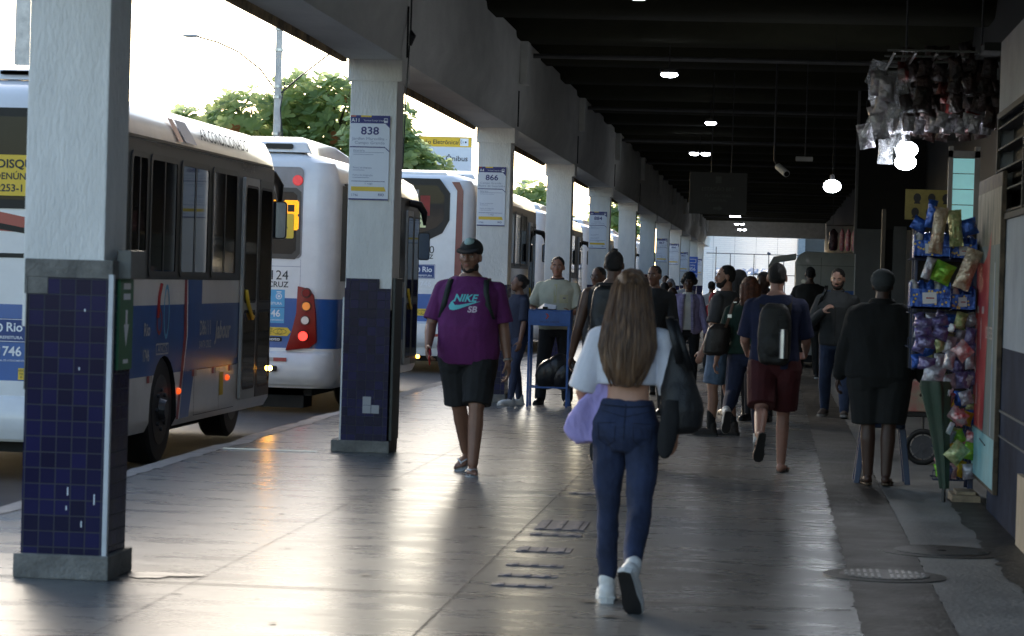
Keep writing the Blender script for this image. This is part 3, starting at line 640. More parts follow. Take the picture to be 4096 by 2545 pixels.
for yy,zz in ((2.85,.61),(4.95,.66)):
    mb=MB(); mb.sphere((.01,yy,zz),(.025,.045,.03)); mb.build('side_marker',AMB2,b1,smooth=True)
wheel(b1,-.16,2.3,side=1); wheel(b1,-2.29,2.3,side=-1)
for xx in (-.24,-2.2): wheel(b1,xx,5.75,z=.5,r=.46,side=1 if xx>-1 else -1)
mb=MB(); mb.prism(rrect(-.07,.07,-.22,.1,.06),.05,frame((-.03,Lb-.5,.75),(.5,.86,0),(0,0,1))); mb.build('lamp_housing',M_BLKP,b1,ang=40)
mb=MB(); mb.sphere((.05,Lb-.44,.69),(.024,.024,.026)); ind=mb.build('turn_signal',mat('indicator_lit',(1,.5,.05),.4,emit=(1,.42,.04),estr=90),b1,smooth=True)
mirror(b1,Lb+.0,x=.01,z=2.22)
mb=MB(); mb.box(-.3,-2.1,.3,Lb-.3,.2,.32); mb.build('underbody',UNDER,b1)
pod(b1,.4,2.2,3.17,h=.14)
# rear of bus one
M=FB(0,0,0)
mb=MB(); mb.prism(rrect(-2.0,-.27,2.13,2.92,.09),.008,M); wn=mb.build('rear_window',M_BLKP,b1); mb=MB(); flat(mb,rrect(-1.95,-.31,2.2,2.85,.07),M,.0095); mb.build('pane',M_GLASS,wn,fixn=False)
disque(b1,-.43,2.23,2.55,.47,M_YEL)
mb=MB().use(M_RED); flat(mb,[(-2.0,2.02),(-.35,1.93),(-.35,2.02),(-.9,2.12),(-2.0,2.12)],M,.003); mb.use(M_BLKP); flat(mb,[(-2.0,1.98),(-.9,1.98),(-.35,1.9),(-.35,1.94),(-.9,2.03),(-2.0,2.04)],M,.004); flat(mb,[(-2,1.78),(-.62,1.78),(-.45,1.84),(-.35,1.88),(-.35,1.84),(-.45,1.8),(-.6,1.745),(-2,1.745)],M,.004); mb.build('rear_trim',None,b1,fixn=False)
rio_logo(b1,-.56,1.08,1.27,1); mb=MB(); eye_sticker(mb,FB(0,0,0),-.5,.835,.075,M_INK); mb.build('eye_sticker',None,b1,fixn=False)
mb=MB(); mb.tube([(-.35,-.004,.72),(-.45,-.004,.6),(-.5,-.004,.4)],.006); mb.build('panel_seam',M_BLK,b1)
bumper(b1,2.45,.32,.66,.06); tail(b1,-.19,-2.26)

# ---- bus two ----
b2=empty('city_bus',(-5.25,31.5,-.2),0,'white bus from behind with glowing stacked tail light, between the first two columns','bus','buses waiting at the platform')
L2=7.6
bd=bus_body(L2,0,arches=(2.3,5.0)); bd.parent=b2
side_common(b2,L2,[(.75,1.75),(1.9,3.1),(3.25,4.4),(4.5,5.4)],0,(5.9,7.2))
mb=MB(); mb.prism(rrect(-2.0,-.42,1.86,2.96,.06),.006,M); mb.build('rear_panel',mat('grey_panel',(.2,.2,.22),.35,coat=.3),b2)
mb=MB(); mb.prism([(-2.0,1.9),(-1.3,1.86),(-.5,1.85),(-.44,1.92),(-.44,2.66),(-.5,2.71),(-2.0,2.71)],.012,M); wn=mb.build('rear_window',FRM,b2); mb=MB(); flat(mb,[(-1.95,1.95),(-1.3,1.92),(-.54,1.91),(-.49,1.96),(-.49,2.62),(-.54,2.66),(-1.95,2.66)],M,.0135); mb.build('pane',M_GLASS,wn,fixn=False)
led=MB().use(mat('led_amber',(1,.4,.01),.5,emit=(1,.36,.005),estr=.75))
def seg(b,x0,z0,wd,h):
    t=wd*.32
    k=max(1,int((wd)/.0135)); kz=int(h/.0135)
    for i in range(k):
        for j in range(kz):
            u=(i+.5)/k; v=(j+.5)/kz
            if (.3<u<.7 and (.17<v<.4 or .6<v<.83)): continue
            if (u<.06 or u>.94) and (.46<v<.54 or v<.04 or v>.96): continue
            cx=x0+u*wd; cz=z0+v*h; b.box(cx-.0052,cx+.0052,-.018,-.0145,cz-.0052,cz+.0052)
for k in range(3): seg(led,-.655-.27*k,2.2,.19,.36)
led.build('route_display',None,b2)
disque(b2,-.52,2.1,2.4,.5,M_YEL)
lampdisc(b2,-.49,2.8,.065,mat('red_dim',(.6,.02,.03),.25,emit=(1,.03,.04),estr=.12),y=-.006,name='clearance_lamp'); lampdisc(b2,-1.95,2.8,.065,TLR,y=-.006,name='clearance_lamp')
mb=MB().use(M_INK); text(mb,'D86124',FB(-.57,-.004,1.65),.16,.0,'RIGHT'); text(mb,'SANTA CRUZ',FB(-.57,-.004,1.54),.095,.012,'RIGHT'); 
mb.use(M_BLKP); mb.prism(rrect(-.95,-.63,.855,.91,.015),.004,FB(0,-.003,0)); mb.use(M_WINK); text(mb,'moto',FB(-.74,-.0075,.885),.06,.01,sx=1.3); mb.build('rear_lettering',None,b2,fixn=False)
rio_logo(b2,-.61,1.27,1.48,1,True); mb=MB(); eye_sticker(mb,FB(0,0,0),-.66,.975,.085,M_INK); mb.build('eye_sticker',None,b2,fixn=False)
mb=MB(); M=FB(0,0,0); rect(mb,-.43,-.427,1.53,1.85,M,.002); rect(mb,-2,-.43,1.76,1.764,M,.002); rect(mb,-2,-.55,1.02,1.026,M,.002); mb.build('panel_seam',M_NAVY,b2,fixn=False)
tail(b2,-.25,-2.2); bumper(b2,2.45,.34,.74,.1)
mb=MB().use(M_RED); rect(mb,-.71,-.55,.62,.665,FB(0,-.1,0),.004); mb.use(mat('refl_pale',(.5,.45,.42),.4)); rect(mb,-.87,-.71,.62,.665,FB(0,-.1,0),.004); mb.build('reflector',None,b2,fixn=False)
mb=MB(); mb.prism(rrect(-.95,-.66,.5,.565,.02),.03,FB(0,-.1,0)); mb.build('tow_cover',M_BLKP,b2,ang=40)
pod(b2,.25,3.4,3.15,h=.2)
wheel(b2,-.17,2.3,side=1); wheel(b2,-.17,5.0,side=1)
mb=MB(); mb.sphere((.01,.75,.6),(.025,.04,.03)); mb.build('side_marker',AMB2,b2,smooth=True)
mb=MB(); mb.sphere((.03,L2-.2,.5),(.03,.03,.03)); mb.build('turn_signal',AMB,b2,smooth=True)
mirror(b2,L2-1.35,x=.22,z=2.1)
mb=MB(); mb.box(-.3,-2.1,.3,L2-.3,.2,.32); mb.box(-.4,-1.9,.3,.9,.05,.3); mb.build('underbody',UNDER,b2)

# ---- bus three ----
b3=empty('city_bus',(-5.25,46,-.2),0,'tall white bus from behind with a dark red vertical stripe, right of second column','bus','buses waiting at the platform')
L3=12.2
bd=bus_body(L3,.36,arches=(3.0,9.2)); bd.parent=b3
mb=MB(); mb.prism([(.6,1.9),(L3-.25,1.9),(L3-.25,3.15),(.6,3.15)],.004,FS(0,0,0)); mb.build('window_band',BAND,b3)
bus_windows(b3,[(.8+1.3*i,2.0+1.3*i) for i in range(7)],1.95,3.05); door(b3,10.3,11.7,z1=2.9)
hexo=[(-2.1,2.3),(-1.5,2.17),(-1.05,2.2),(-.55,2.45),(-.43,2.68),(-.43,3.15),(-.62,3.4),(-2.1,3.4)]
mb=MB(); mb.prism(hexo,.01,M); wn=mb.build('rear_window',M_BLKP,b3,bevel=.0)
mb=MB(); flat(mb,[(-2.0,2.4),(-1.0,2.42),(-.65,2.55),(-.53,2.7),(-.53,3.1),(-.66,3.28),(-2.0,3.28)],M,.012); mb.build('pane',M_GLASS,wn,fixn=False)
mb=MB().use(mat('curtain_red',(.3,.04,.03),.7)); rect(mb,-.95,-.78,2.75,3.1,M,.013); mb.use(mat('painted_reflection_pale',(.5,.45,.42),.5,var=.5,scale=14,stretch=(2,1,.3))); rect(mb,-1.35,-.98,2.78,3.2,M,.013); mb.build('painted_window_reflection',None,b3,fixn=False)  # pale reflection on the pane is painted as a flat patch
disque(b3,-.84,2.54,2.86,.52,M_YEL2)
mb=MB().use(mat('bus_dark_red',(.16,.006,.008),.35,coat=.3)); flat(mb,[(-.41,3.35),(-.27,3.35),(-.2,3.2),(-.2,.9),(-.33,.9),(-.31,3.2)][::-1],M,.006); mb.build('red_stripe',None,b3,fixn=False)
mb=MB().use(M_INK); text(mb,'D86120',FB(-.68,-.004,2.15),.19,0,'RIGHT'); text(mb,'SANTA CRUZ',FB(-.7,-.004,2.03),.105,.012,'RIGHT'); mb.build('rear_lettering',None,b3,fixn=False)
rio_logo(b3,-.66,1.65,1.9,1); mb=MB(); eye_sticker(mb,FB(0,0,0),-.85,1.06,.1,M_INK); mb.build('eye_sticker',None,b3,fixn=False)
bumper(b3,2.45,.45,.9,.1)
mb=MB(); mb.use(M_RED); rect(mb,-.72,-.55,.64,.69,FB(0,-.1,0),.004); mb.build('reflector',None,b3,fixn=False)
mb=MB(); mb.prism([(-2.2,3.3),(-.4,3.3),(-.55,3.52),(-2.0,3.52)],.05,FB(0,.3,0)); mb.build('roof_cap',WHITE,b3,bevel=.02)
wheel(b3,-.17,3.0,side=1); wheel(b3,-1.9,3.0,side=1); wheel(b3,-.17,9.2,side=1)
mirror(b3,L3-.1,x=.22,z=2.25); 
mb=MB(); mb.box(-.3,-2.1,.3,L3-.3,.2,.32); mb.build('underbody',UNDER,b3)
mb=MB(); mb.sphere((.02,.6,.75),(.02,.03,.03)); mb.build('side_marker',AMB2,b3,smooth=True)
pod(b3,3.5,7,3.5,h=.2)
# ---- farther buses ----
flab=['white bus with dark windows seen between the third and fourth columns','bus sliver behind the 884 column','far bus beyond the buses near the 884 column','farthest bus of the row, near the small signs']
def far_bus(y,L,lab,top=.2):
    b=empty('city_bus',(-5.25,y,-.2),0,lab,'bus','buses waiting at the platform'); bd=bus_body(L,top,arches=(3.0,L-3)); bd.parent=b
    mb=MB(); mb.prism([(.6,1.75),(L-.25,1.75),(L-.25,3.0),(.6,3.0)],.004,FS(0,0,0)); mb.build('window_band',BAND,b)
    bus_windows(b,[(.8+1.3*i,2.0+1.3*i) for i in range(int((L-3.5)/1.3))],1.85,2.9); door(b,L-1.9,L-.5,z1=2.85)
    mb=MB(); mb.prism(rrect(-2.0,-.42,2.0,2.9,.06),.006,M); w_=mb.build('rear_window',M_GLASS,b)
    for x in (-.35,-2.1): lampdisc(b,x,.95,.07,REDL,y=-.02); lampdisc(b,x,1.15,.06,AMB3,y=-.02)
    bumper(b,2.45,.34,.74,.08); mirror(b,L-.1,x=.2,z=2.3); wheel(b,-.17,3,side=1); wheel(b,-.17,L-3,side=1); pod(b,2.5,6,3.35,h=.2)
    return b
far_bus(61,11.5,flab[0]); far_bus(75.5,11,flab[1]); far_bus(90,11,flab[2]); far_bus(105,11,flab[3])
# ================= RIGHT SIDE: wall, kiosks =================
WUP=mat('wall_upper',(.36,.39,.44),.9,spec=.15,var=.12,scale=2,bump=.3,bscale=25)
WLO=mat('wall_lower_blue',(.036,.044,.07),.9,spec=.1,var=.3,scale=1.5,bump=.3,bscale=20)
wl=empty('kiosk_wall',(1.6,15,0),0,'painted side wall with dark blue lower half and pale upper half at the right edge','wall')
mb=MB(); mb.use(WLO); mb.box(-.1,.1,-19,3.5,0,1.14); mb.use(WUP); mb.box(-.098,.1,-19,3.5,1.14,1.98); mb.box(-.098,.1,-19,3.5,2.72,3.22); mb.box(-.098,.1,-19,-.5,1.98,2.72); mb.box(-.098,.1,3.42,3.5,1.98,2.72)
mb.build('wall_panel',None,wl)
DARKW=mat('painted_interior_shade',(.012,.012,.01),.8)  # near-black colour carries the shade of unlit interiors
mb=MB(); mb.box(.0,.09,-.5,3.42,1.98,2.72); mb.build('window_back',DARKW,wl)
mb=MB()
for k in range(5):
    z=2.03+.145*k; mb.box(-.11,-.02,-.45,3.38,z,z+.012)
mb.box(-.115,-.09,-.5,-.45,1.98,2.72); mb.box(-.115,-.09,3.36,3.42,1.98,2.72); mb.box(-.115,-.09,1.4,1.45,1.98,2.72); mb.box(-.118,-.09,-.5,3.42,1.98,2.02).box(-.118,-.09,-.5,3.42,2.68,2.72)
mb.build('louvred_window',mat('louvre_dark',(.03,.028,.024),.8),wl)
mb=MB(); mb.box(-.112,-.1,.8,3.0,.72,.735); mb.box(-.112,-.1,.3,2.6,.56,.57); mb.build('scratched_line',mat('scratch',(.12,.12,.12),.8),wl)
mb=MB(); mb.box(1.47,1.52,13.6,15.95,.0,.43)
tag(mb.build('cardboard_sheet',mat('beige_board',(.5,.38,.26),.7),bevel=.004),'beige board leaning on the wall, cut by the right edge of the picture','board')
# added near-black wall: darkens the interior, keeps bright sky out of bus windows
mb=MB(); mb.box(2.2,2.3,-4,121,0,5.0); tag(mb.build('added_dark_backdrop',DARKW),'added near-black backdrop wall behind the kiosks','wall')
# ---- advertising board on the wall by the rack ----
ab=empty('advert_board',(1.485,18.6,.2),0,'tall weathered wall board with a long red poster and a torn aqua lower corner','advert board')
mb=MB(); mb.box(-.02,.012,-1.0,1.0,-.03,2.1); mb.build('frame',mat('weathered_wood',(.12,.085,.055),.8,var=.4,scale=9),ab,bevel=.006)
mb=MB(); M=FW(-.0205,0,0); rect(mb,-.98,.98,0,2.0,M); p=mb.build('panel',mat('weathered_board',(.2,.2,.17),.8,var=.4,scale=7,stretch=(1,1,.3),col2=(.08,.13,.15)),ab,fixn=False)
mb=MB(); rect(mb,-.98,.98,0,.33,M,.003); mb.build('aqua_corner',mat('aqua_paint',(.2,.48,.53),.5,var=.15,scale=4),ab,fixn=False)
mb=MB(); flat(mb,[(-.95,.35),(.05,.34),(.2,1.0),(.26,1.55),(.32,1.72),(.2,1.66),(.0,1.55),(-.3,1.5),(-.95,1.52)],M,.004); mb.build('red_poster',mat('poster_red',(.42,.03,.035),.5,var=.12,scale=5),ab,fixn=False)
mb=MB().use(mat('poster_white',(.55,.45,.43),.6)); 
for (x,z,w_,h) in ((-.75,1.15,.2,.05),(-.3,1.15,.2,.05),(-.75,.72,.06,.35),(-.35,.9,.05,.22),(-.6,.5,.05,.15)): rect(mb,x,x+w_,z,z+h,M,.006)
text(mb,'SORVETES',FW(-.028,-.4,0)@Matrix.Translation((0,1.02,0)),.12,.01); mb.build('poster_lettering',None,ab,fixn=False)
mb=MB(); rect(mb,.62,.7,.34,1.5,M,.003); mb.build('faded_strips',mat('faded_poster',(.35,.36,.3),.7,var=.35,scale=6,col2=(.08,.2,.4)),ab,fixn=False)
mb=MB(); flat(mb,[(-.98,1.62),(.98,1.62),(.98,2.0),(-.98,2.0)],M,.002); mb.build('torn_paper',mat('torn_paper',(.33,.29,.22),.8,var=.4,scale=7,stretch=(1,1,.4)),ab,fixn=False)
mb=MB(); mb.cyl((-.03,.1,.28),(-.03,-.35,.26),.004); mb.build('wire',M_DMET,ab)
mb=MB(); mb.box(1.30,1.5,19.0,19.45,0,.055).box(1.33,1.47,19.05,19.35,.055,.08); tag(mb.build('wooden_block',mat('raw_wood',(.4,.3,.2),.8,var=.3,scale=12),bevel=.006),'pale wooden block on the floor under the blue snack rack','block')
# ---- snack rack ----
rk=empty('snack_rack',(1.46,19.5,0),0,'tall blue wire rack of snacks standing out from the kiosk wall','rack')
RB=mat('rack_blue',(.012,.025,.085),.4,var=.2)
mb=MB(); mb.box(-.02,.02,-.02,.02,.05,1.85); mb.box(-.02,.02,.36,.4,.05,1.85)
mb.build('post',RB,rk,bevel=.004)
mb=MB(); mb.box(-.45,-.425,.0,.025,.92,1.95); mb.box(-.45,-.425,.36,.385,.92,1.95); mb.build('post',RB,rk,bevel=.004)
for z in (.12,.34,.6,.85,1.08,1.33,1.72):
    x0=-.27 if z<.9 else -.48
    mb=MB(); mb.box(x0,0,.0,.012,z,z+.012).box(x0,0,.36,.372,z,z+.012); 
    n=9
    for k in range(n+1): xx=x0+(-x0)*k/n; mb.cyl((xx,.0,z+.006),(xx,.37,z+.006),.003,n=5); mb.cyl((xx,.0,z+.006),(xx,.0,z+.07),.0025,n=5)
    mb.box(x0,0,-.004,.004,z+.07,z+.078); mb.build('wire_shelf',RB,rk)
for z in (.5,.98,1.2):
    mb=MB(); mb.tube([(-.02,0,z+.1),(-.1,-.12,z+.04),(-.22,-.16,z),(-.08,-.1,z-.02),(-.02,0,z+.1)],.004); mb.build('hook',RB,rk)
mb=MB(); mb.box(-.46,.02,.40,.41,.92,2.0); mb.box(-.2,.02,.402,.41,.1,.92); mb.build('back_panel',mat('rack_back',(.03,.025,.02),.8),rk)
def foil(name,c1,c2,sc=14,rough=.22,met=.35): return mat(name,c1,rough,metal=met,var=.3,scale=sc,bump=1.0,bscale=22,col2=c2)
F_BLUE=foil('blue_wrap',(.05,.15,.55),(.02,.04,.2)); F_PUR=foil('purple_wrap',(.07,.035,.2),(.3,.28,.42),26); F_GRN=foil('green_wrap',(.12,.45,.05),(.4,.5,.05)); F_CLR=foil('clear_wrap',(.6,.52,.4),(.28,.14,.07),18)
F_RED=foil('red_wrap',(.5,.03,.04),(.65,.6,.6),18); F_MIX=foil('speckled_wrap',(.6,.55,.3),(.2,.3,.1),26); F_SIL=foil('silver_wrap',(.55,.56,.6),(.25,.2,.25),16); F_YEL=foil('yellow_wrap',(.7,.5,.05),(.6,.2,.02),12); F_WHT=mat('price_tag',(.75,.75,.78),.5,var=.05)
def packet(x,y,z,w_,h,m,lab,rot=0,d=.05,tilt=0,grp='snack packets on the kiosk rack',lumpy=.35,name='snack_packet'):
    mb=MB(); nu,nv=9,11; Mx=Matrix.Translation((x,y,z))@Euler((tilt,rot,rnd.uniform(-.3,.3))).to_matrix().to_4x4(); sd_=rnd.uniform(0,99)
    for sgn in (-1,1):
        vs=[];fs=[]
        for j in range(nv):
            for i in range(nu):
                u=i/(nu-1)*2-1; v=j/(nv-1)*2-1; e=(1-abs(u)**2.5)*(1-abs(v)**3)
                nn=noise.noise(Vector((u*2.3+sd_,v*2.6,sgn*3)))
                vs.append(Mx@Vector((u*w_/2*(1-.08*(1-v*v)+.05*nn),sgn*(-1)*d*e*(1+lumpy*nn*1.6)+.004*nn,v*h/2*(1+.03*nn))))
        for j in range(nv-1):
            for i in range(nu-1): a=j*nu+i; fs.append((a,a+1,a+nu+1,a+nu))
        mb.add(vs,fs)
    o=mb.build(name,m,None,fixn=False,smooth=True); return tag(o,lab,'snack packet',grp)
# display boxes
def snackbox(x0,x1,y,z0,z1,m,lab):
    o=empty('snack_box',((x0+x1)/2,y,z0),0,lab,'snack box','open boxes of snacks on the rack'); hw=(x1-x0)/2; h=z1-z0
    mb=MB(); mb.box(-hw,hw,0,.28,0,h*.08); mb.box(-hw,hw,0,.008,0,h*.75).box(-hw,-hw+.008,.008,.28,.01,h).box(hw-.008,hw,.008,.28,.01,h).box(-hw,hw,.272,.28,.01,h); mb.build('carton',m,o)
    mb=MB(); t=MB()
    for k in range(5): 
        xx=-hw+.03+(2*hw-.06)*k/4; s_=MB(); s_.sphere((xx,.1+.05*(k%2),h*.78),(.035,.08,.06),Euler((.4*rnd.uniform(-1,1),.5*rnd.uniform(-1,1),0)).to_matrix().to_4x4(),9,6); s_.build('wrapped_snack',F_BLUE if k%3 else F_WHT,o,smooth=True)
    mb=MB().use(F_WHT); rect(mb,-hw*.35,hw*.35,h*.2,h*.62,FB(0,-.001,0)@Matrix.Rotation(.06,4,'Z'),.002); mb.use(M_RED); rect(mb,-hw*.2,hw*.2,h*.38,h*.43,FB(0,-.001,0),.004); mb.use(M_YEL)
    for k in range(14): cx=rnd.uniform(-hw*.95,hw*.9); cz=rnd.uniform(.02,h*.7); flat(mb,circ(cx,cz,.008,6),FB(0,-.001,0),.0016)
    mb.build('price_card',None,o,fixn=False)
snackbox(.985,1.24,19.15,1.735,1.9,F_BLUE,'upper blue open snack box with a white card, top left of the rack')
snackbox(.965,1.25,19.1,1.37,1.56,F_BLUE,'lower blue open snack box with a white price card on the rack')
snackbox(1.26,1.44,19.3,1.73,1.88,F_BLUE,'shaded blue snack box at the top right of the rack')
snackbox(1.27,1.44,19.3,1.36,1.52,F_BLUE,'shaded dark blue snack box by the rack post')
for a in [(1.02,19.2,1.97,.12,.1,F_BLUE,'bright blue packet sticking out at the top left of the rack',.5),(1.1,19.15,2.05,.07,.2,F_BLUE,'upright blue packet at the very top of the rack',.15),(1.15,19.1,1.93,.1,.33,F_CLR,'long clear bag of brown snacks hanging at the top of the rack',.12),
 (1.27,19.12,1.95,.1,.26,F_MIX,'green and brown bag hanging right of the long clear bag',-.1),(1.36,19.15,1.96,.14,.12,F_BLUE,'blue packet at the top right of the rack',-.3),(1.19,19.1,1.63,.15,.15,F_GRN,'bright green packet between the two blue boxes',.4),
 (1.09,19.1,1.66,.07,.16,F_SIL,'silver blue packet leaning left of the green one',.3),(1.36,19.0,1.66,.12,.3,F_CLR,'large crumpled clear bag hanging by the red poster',.35),(1.07,19.2,1.27,.14,.08,F_PUR,'uppermost left purple packet',.2),(1.18,19.2,1.28,.14,.07,F_PUR,'uppermost right purple packet',-.2),
 (1.07,19.15,1.2,.13,.09,F_PUR,'second row left purple packet',-.2),(1.19,19.15,1.2,.12,.1,F_PUR,'second row right purple packet with silver glints',.3),(1.09,19.1,1.13,.13,.08,F_PUR,'third row purple packet above the white bag',.1),(1.1,19.12,.98,.13,.09,F_PUR,'purple and silver packet low at the left of the rack',.1),
 (1.15,19.1,.9,.16,.14,F_SIL,'crumpled silver bag above the green umbrella',.2),(1.34,19.0,1.08,.13,.12,F_RED,'red and white packet hanging mid rack',.8),(1.25,19.0,1.01,.08,.13,F_SIL,'small clear bag with brown content mid rack',.2),(1.26,19.02,1.24,.04,.06,F_WHT,'upper white paper tag hanging on the rack',.3),
 (1.26,19.02,.78,.04,.07,F_WHT,'middle white paper tag hanging on the rack',.3),(1.32,18.98,.62,.14,.1,F_RED,'red and white packet hanging low on the rack',.6),(1.27,18.98,.53,.04,.09,F_WHT,'lowest white paper tag under the low red packet',.4),(1.32,18.96,.36,.13,.15,F_MIX,'bottom clear packet of yellow and red sweets',.7)]:
    packet(a[0],a[1],a[2],a[3],a[4],a[5],a[6],a[7])
cols_=[('blue',F_BLUE),('purple',F_PUR),('silver',F_SIL),('red',F_RED),('speckled',F_MIX),('yellow',F_YEL),('green',F_GRN)]
rows=[(1.29,'fourth'),(1.2,'fifth'),(1.1,'sixth'),(.98,'seventh'),(.86,'eighth'),(.72,'ninth'),(.6,'tenth'),(.46,'eleventh'),(.34,'twelfth'),(.22,'lowest')]
for ri,(zz,nm) in enumerate(rows):
    for q in range(6):
        x=(1.02 if zz>.95 else 1.22)+(q+.5)*((.43 if zz>.95 else .24)/6); cn,cm=cols_[(1,2,1,0,4,2,1)[(q+ri)%7] if zz>.85 else (ri*3+q*2)%7]
        packet(x,19.3+.12*rnd.random(),zz+rnd.uniform(-.02,.02),rnd.uniform(.07,.11),rnd.uniform(.09,.13),cm,'%s foil packet in the %s rack row, number %s from left'%(cn,nm,('one','two','three','four','five','six')[q]),rnd.uniform(-.4,.4),.03,0,'foil packets filling the snack rack rows')
# folded green parasol leaning, cart, stool
o=empty('folded_parasol',(1.24,19.0,0),0,'folded green parasol leaning under the snack rack','parasol')
mb=MB(); rings=[]
for (z,r,cx) in ((.1,.03,0),(.3,.045,-.02),(.6,.07,-.06),(.82,.1,-.09),(.86,.09,-.095)):
    rings.append([Vector((cx+r*(1+.25*math.cos(5*t))*math.cos(t),r*.7*(1+.25*math.cos(5*t))*math.sin(t),z)) for t in [2*math.pi*k/30 for k in range(30)]])
mb.loft(rings); mb.build('canopy',mat('parasol_green',(.01,.045,.022),.6,var=.35,scale=3,col2=(.05,.065,.045)),o,ang=50)
mb=MB(); mb.cyl((0,0,.0),(0,0,.12),.014); mb.build('pole',M_DMET,o)
o=empty('hand_cart',(1.31,23.0,0),0,'small hand cart with a spoked wheel standing beside the snack rack','hand cart')
mb=MB(); pts=[Vector((.135*math.cos(t),0,.155+.135*math.sin(t))) for t in [2*math.pi*k/28 for k in range(29)]]; mb.tube(pts,.024,8); wt=mb.build('wheel',M_BLK,o,smooth=True)
mb=MB(); mb.cyl((0,-.02,.155),(0,.02,.155),.03)
for k in range(8): t=k*math.pi/4; mb.box(-.008,.008,-.006,.006,.0,.115,Matrix.Translation((0,0,.155))@Matrix.Rotation(t,4,'Y'))
mb.cyl((0,.0,.155),(0,.012,.155),.1,n=20); mb.build('rim',mat('cart_rim',(.13,.13,.15),.4,metal=.5),wt)
mb=MB(); mb.tube([(-.3,.03,.42),(.1,.03,.42),(.25,.03,.1)],.012); mb.tube([(.0,.03,.16),(.0,.03,.42)],.01); mb.tube([(-.3,.5,.42),(.1,.5,.42),(.25,.5,.1)],.012); mb.box(-.32,.12,.0,.53,.42,.45); mb.build('frame',M_DMET,o)
mb=MB(); mb.box(-.3,.08,.02,.5,.455,.72); tag(mb.build('cart_crate',mat('crate_green',(.25,.35,.24),.6,var=.4,scale=6,col2=(.5,.15,.15)),None,bevel=.01,loc=(1.31,23,0)),'pale green crate with red marks riding on the hand cart','crate')
o=empty('plastic_stool',(.87,20.75,0),0,'blue plastic stool mostly hidden behind the man in the black coat','stool')
SB=mat('stool_blue',(.008,.03,.1),.4)
for (x,y) in ((-.17,-.15),(.17,-.15),(-.17,.15),(.17,.15)):
    mb=MB(); mb.loft([[Vector((x*k+dx*s_,y*k+dy*s_,z)) for dx,dy in ((-1,-1),(1,-1),(1,1),(-1,1))] for z,k,s_ in ((0,1.15,.022),(.43,.85,.026))]); mb.build('leg',SB,o,bevel=.005)
mb=MB(); mb.prism(rrect(-.17,.17,-.16,.16,.04),.035,Matrix.Translation((0,0,.43))); mb.build('seat',SB,o,bevel=.01)
# ---- kiosk behind the rack: aqua glass slats, wall pieces, canopy of hanging bags ----
o=empty('kiosk',(1.85,27,0),0,'dim snack kiosk with pale aqua glass slats above the rack','kiosk')
mb=MB(); mb.box(-.15,.3,-7.2,-2.5,0,1.05); mb.build('counter',mat('kiosk_brown',(.06,.045,.03),.6),o)
mb=MB(); mb.box(-.33,-.29,-2.96,-2.9,1.9,2.8).box(-.1,-.05,-2.96,-2.9,1.9,2.8).box(-.33,-.05,-2.96,-2.9,2.7,2.76); mb.build('frame',mat('kiosk_frame',(.2,.19,.17),.5),o)
mb=MB()
for k in range(5): z=2.0+.14*k; mb.box(-.29,-.1,-2.95,-2.93,z,z+.132)
mb.build('glass_slats',mat('glowing_aqua_glass',(.35,.75,.78),.3,var=.05,emit=(.32,.7,.72),estr=.12),o)  # faint glow added to the slats, which are no lamp
mb=MB(); mb.box(-.6,-.56,4.7,5,0,2.45); mb.build('door_frame',mat('frame_brown',(.04,.032,.02),.7),o)
mb=MB(); mb.box(-.35,.4,-7,5,3.3,3.36); mb.build('roof',DARKW,o)
o=empty('yellow_poster',(1.8,31.9,2.34),0,'dim yellow haircut poster with rows of dark heads above the rack','poster')
mb=MB(); mb.box(-.28,.3,0,.02,0,.36); mb.build('panel',mat('poster_dull_yellow',(.3,.25,.06),.6,var=.2),o)
mb=MB()
for i in range(2):
    for j in range(3): flat(mb,circ(-.16+.17*j+(.02 if i else 0),.09+.17*i,.045,14,.055),FB(0,-.001,0),.001); flat(mb,[(-.2+.17*j+(.02 if i else 0),.02+.17*i),(-.12+.17*j+(.02 if i else 0),.02+.17*i),(-.14+.17*j+(.02 if i else 0),.06+.17*i),(-.18+.17*j+(.02 if i else 0),.06+.17*i)],FB(0,-.001,0),.0015)
mb.build('head_print',mat('print_black',(.03,.03,.03),.7),o,fixn=False)
CLR2=mat('clear_plastic',(.75,.77,.82),.12,var=.4,scale=12,bump=1,bscale=18,alpha=.4,metal=.1); DKP=mat('dark_content',(.035,.012,.01),.4,metal=.2,var=.4,scale=10,col2=(.02,.02,.02),bump=.8)
DRED=mat('dark_red_content',(.12,.012,.01),.4,metal=.2,var=.4,scale=10,bump=.8)
hp=empty('display_canopy',(1.2,21.6,3.3),0,'kiosk canopy grid that carries the hanging bags','canopy')
mb=MB(); 
for k in range(6): mb.box(-.35+.16*k,-.335+.16*k,-1.2,1.6,.0,.015)
for k in range(6): mb.box(-.4,.5,-1.2+.5*k,-1.185+.5*k,.015,.03)
mb.tube([(-.2,0,.03),(-.2,0,1.1)],.008); mb.tube([(.4,0,.03),(.4,0,1.1)],.008); mb.build('grid',M_DMET,hp)
for i in range(26):
    t=i/29; x=.74+.28*abs(math.sin(i*2.4))*(.4+.6*(i%3)/2); y=20.7+1.4*rnd.random(); z=2.72+.55*((i*7)%10)/10-(.1 if x>.9 else 0); 
    if z<2.8: x-=.05
    packet(x,y,z,.13,.2,CLR2 if i%3 else F_SIL,'clear plastic bag hanging at the left end of the kiosk canopy',rnd.uniform(-.4,.4),.045,0,'clear bags hanging at the left end of the canopy',.7,'hanging_bag')
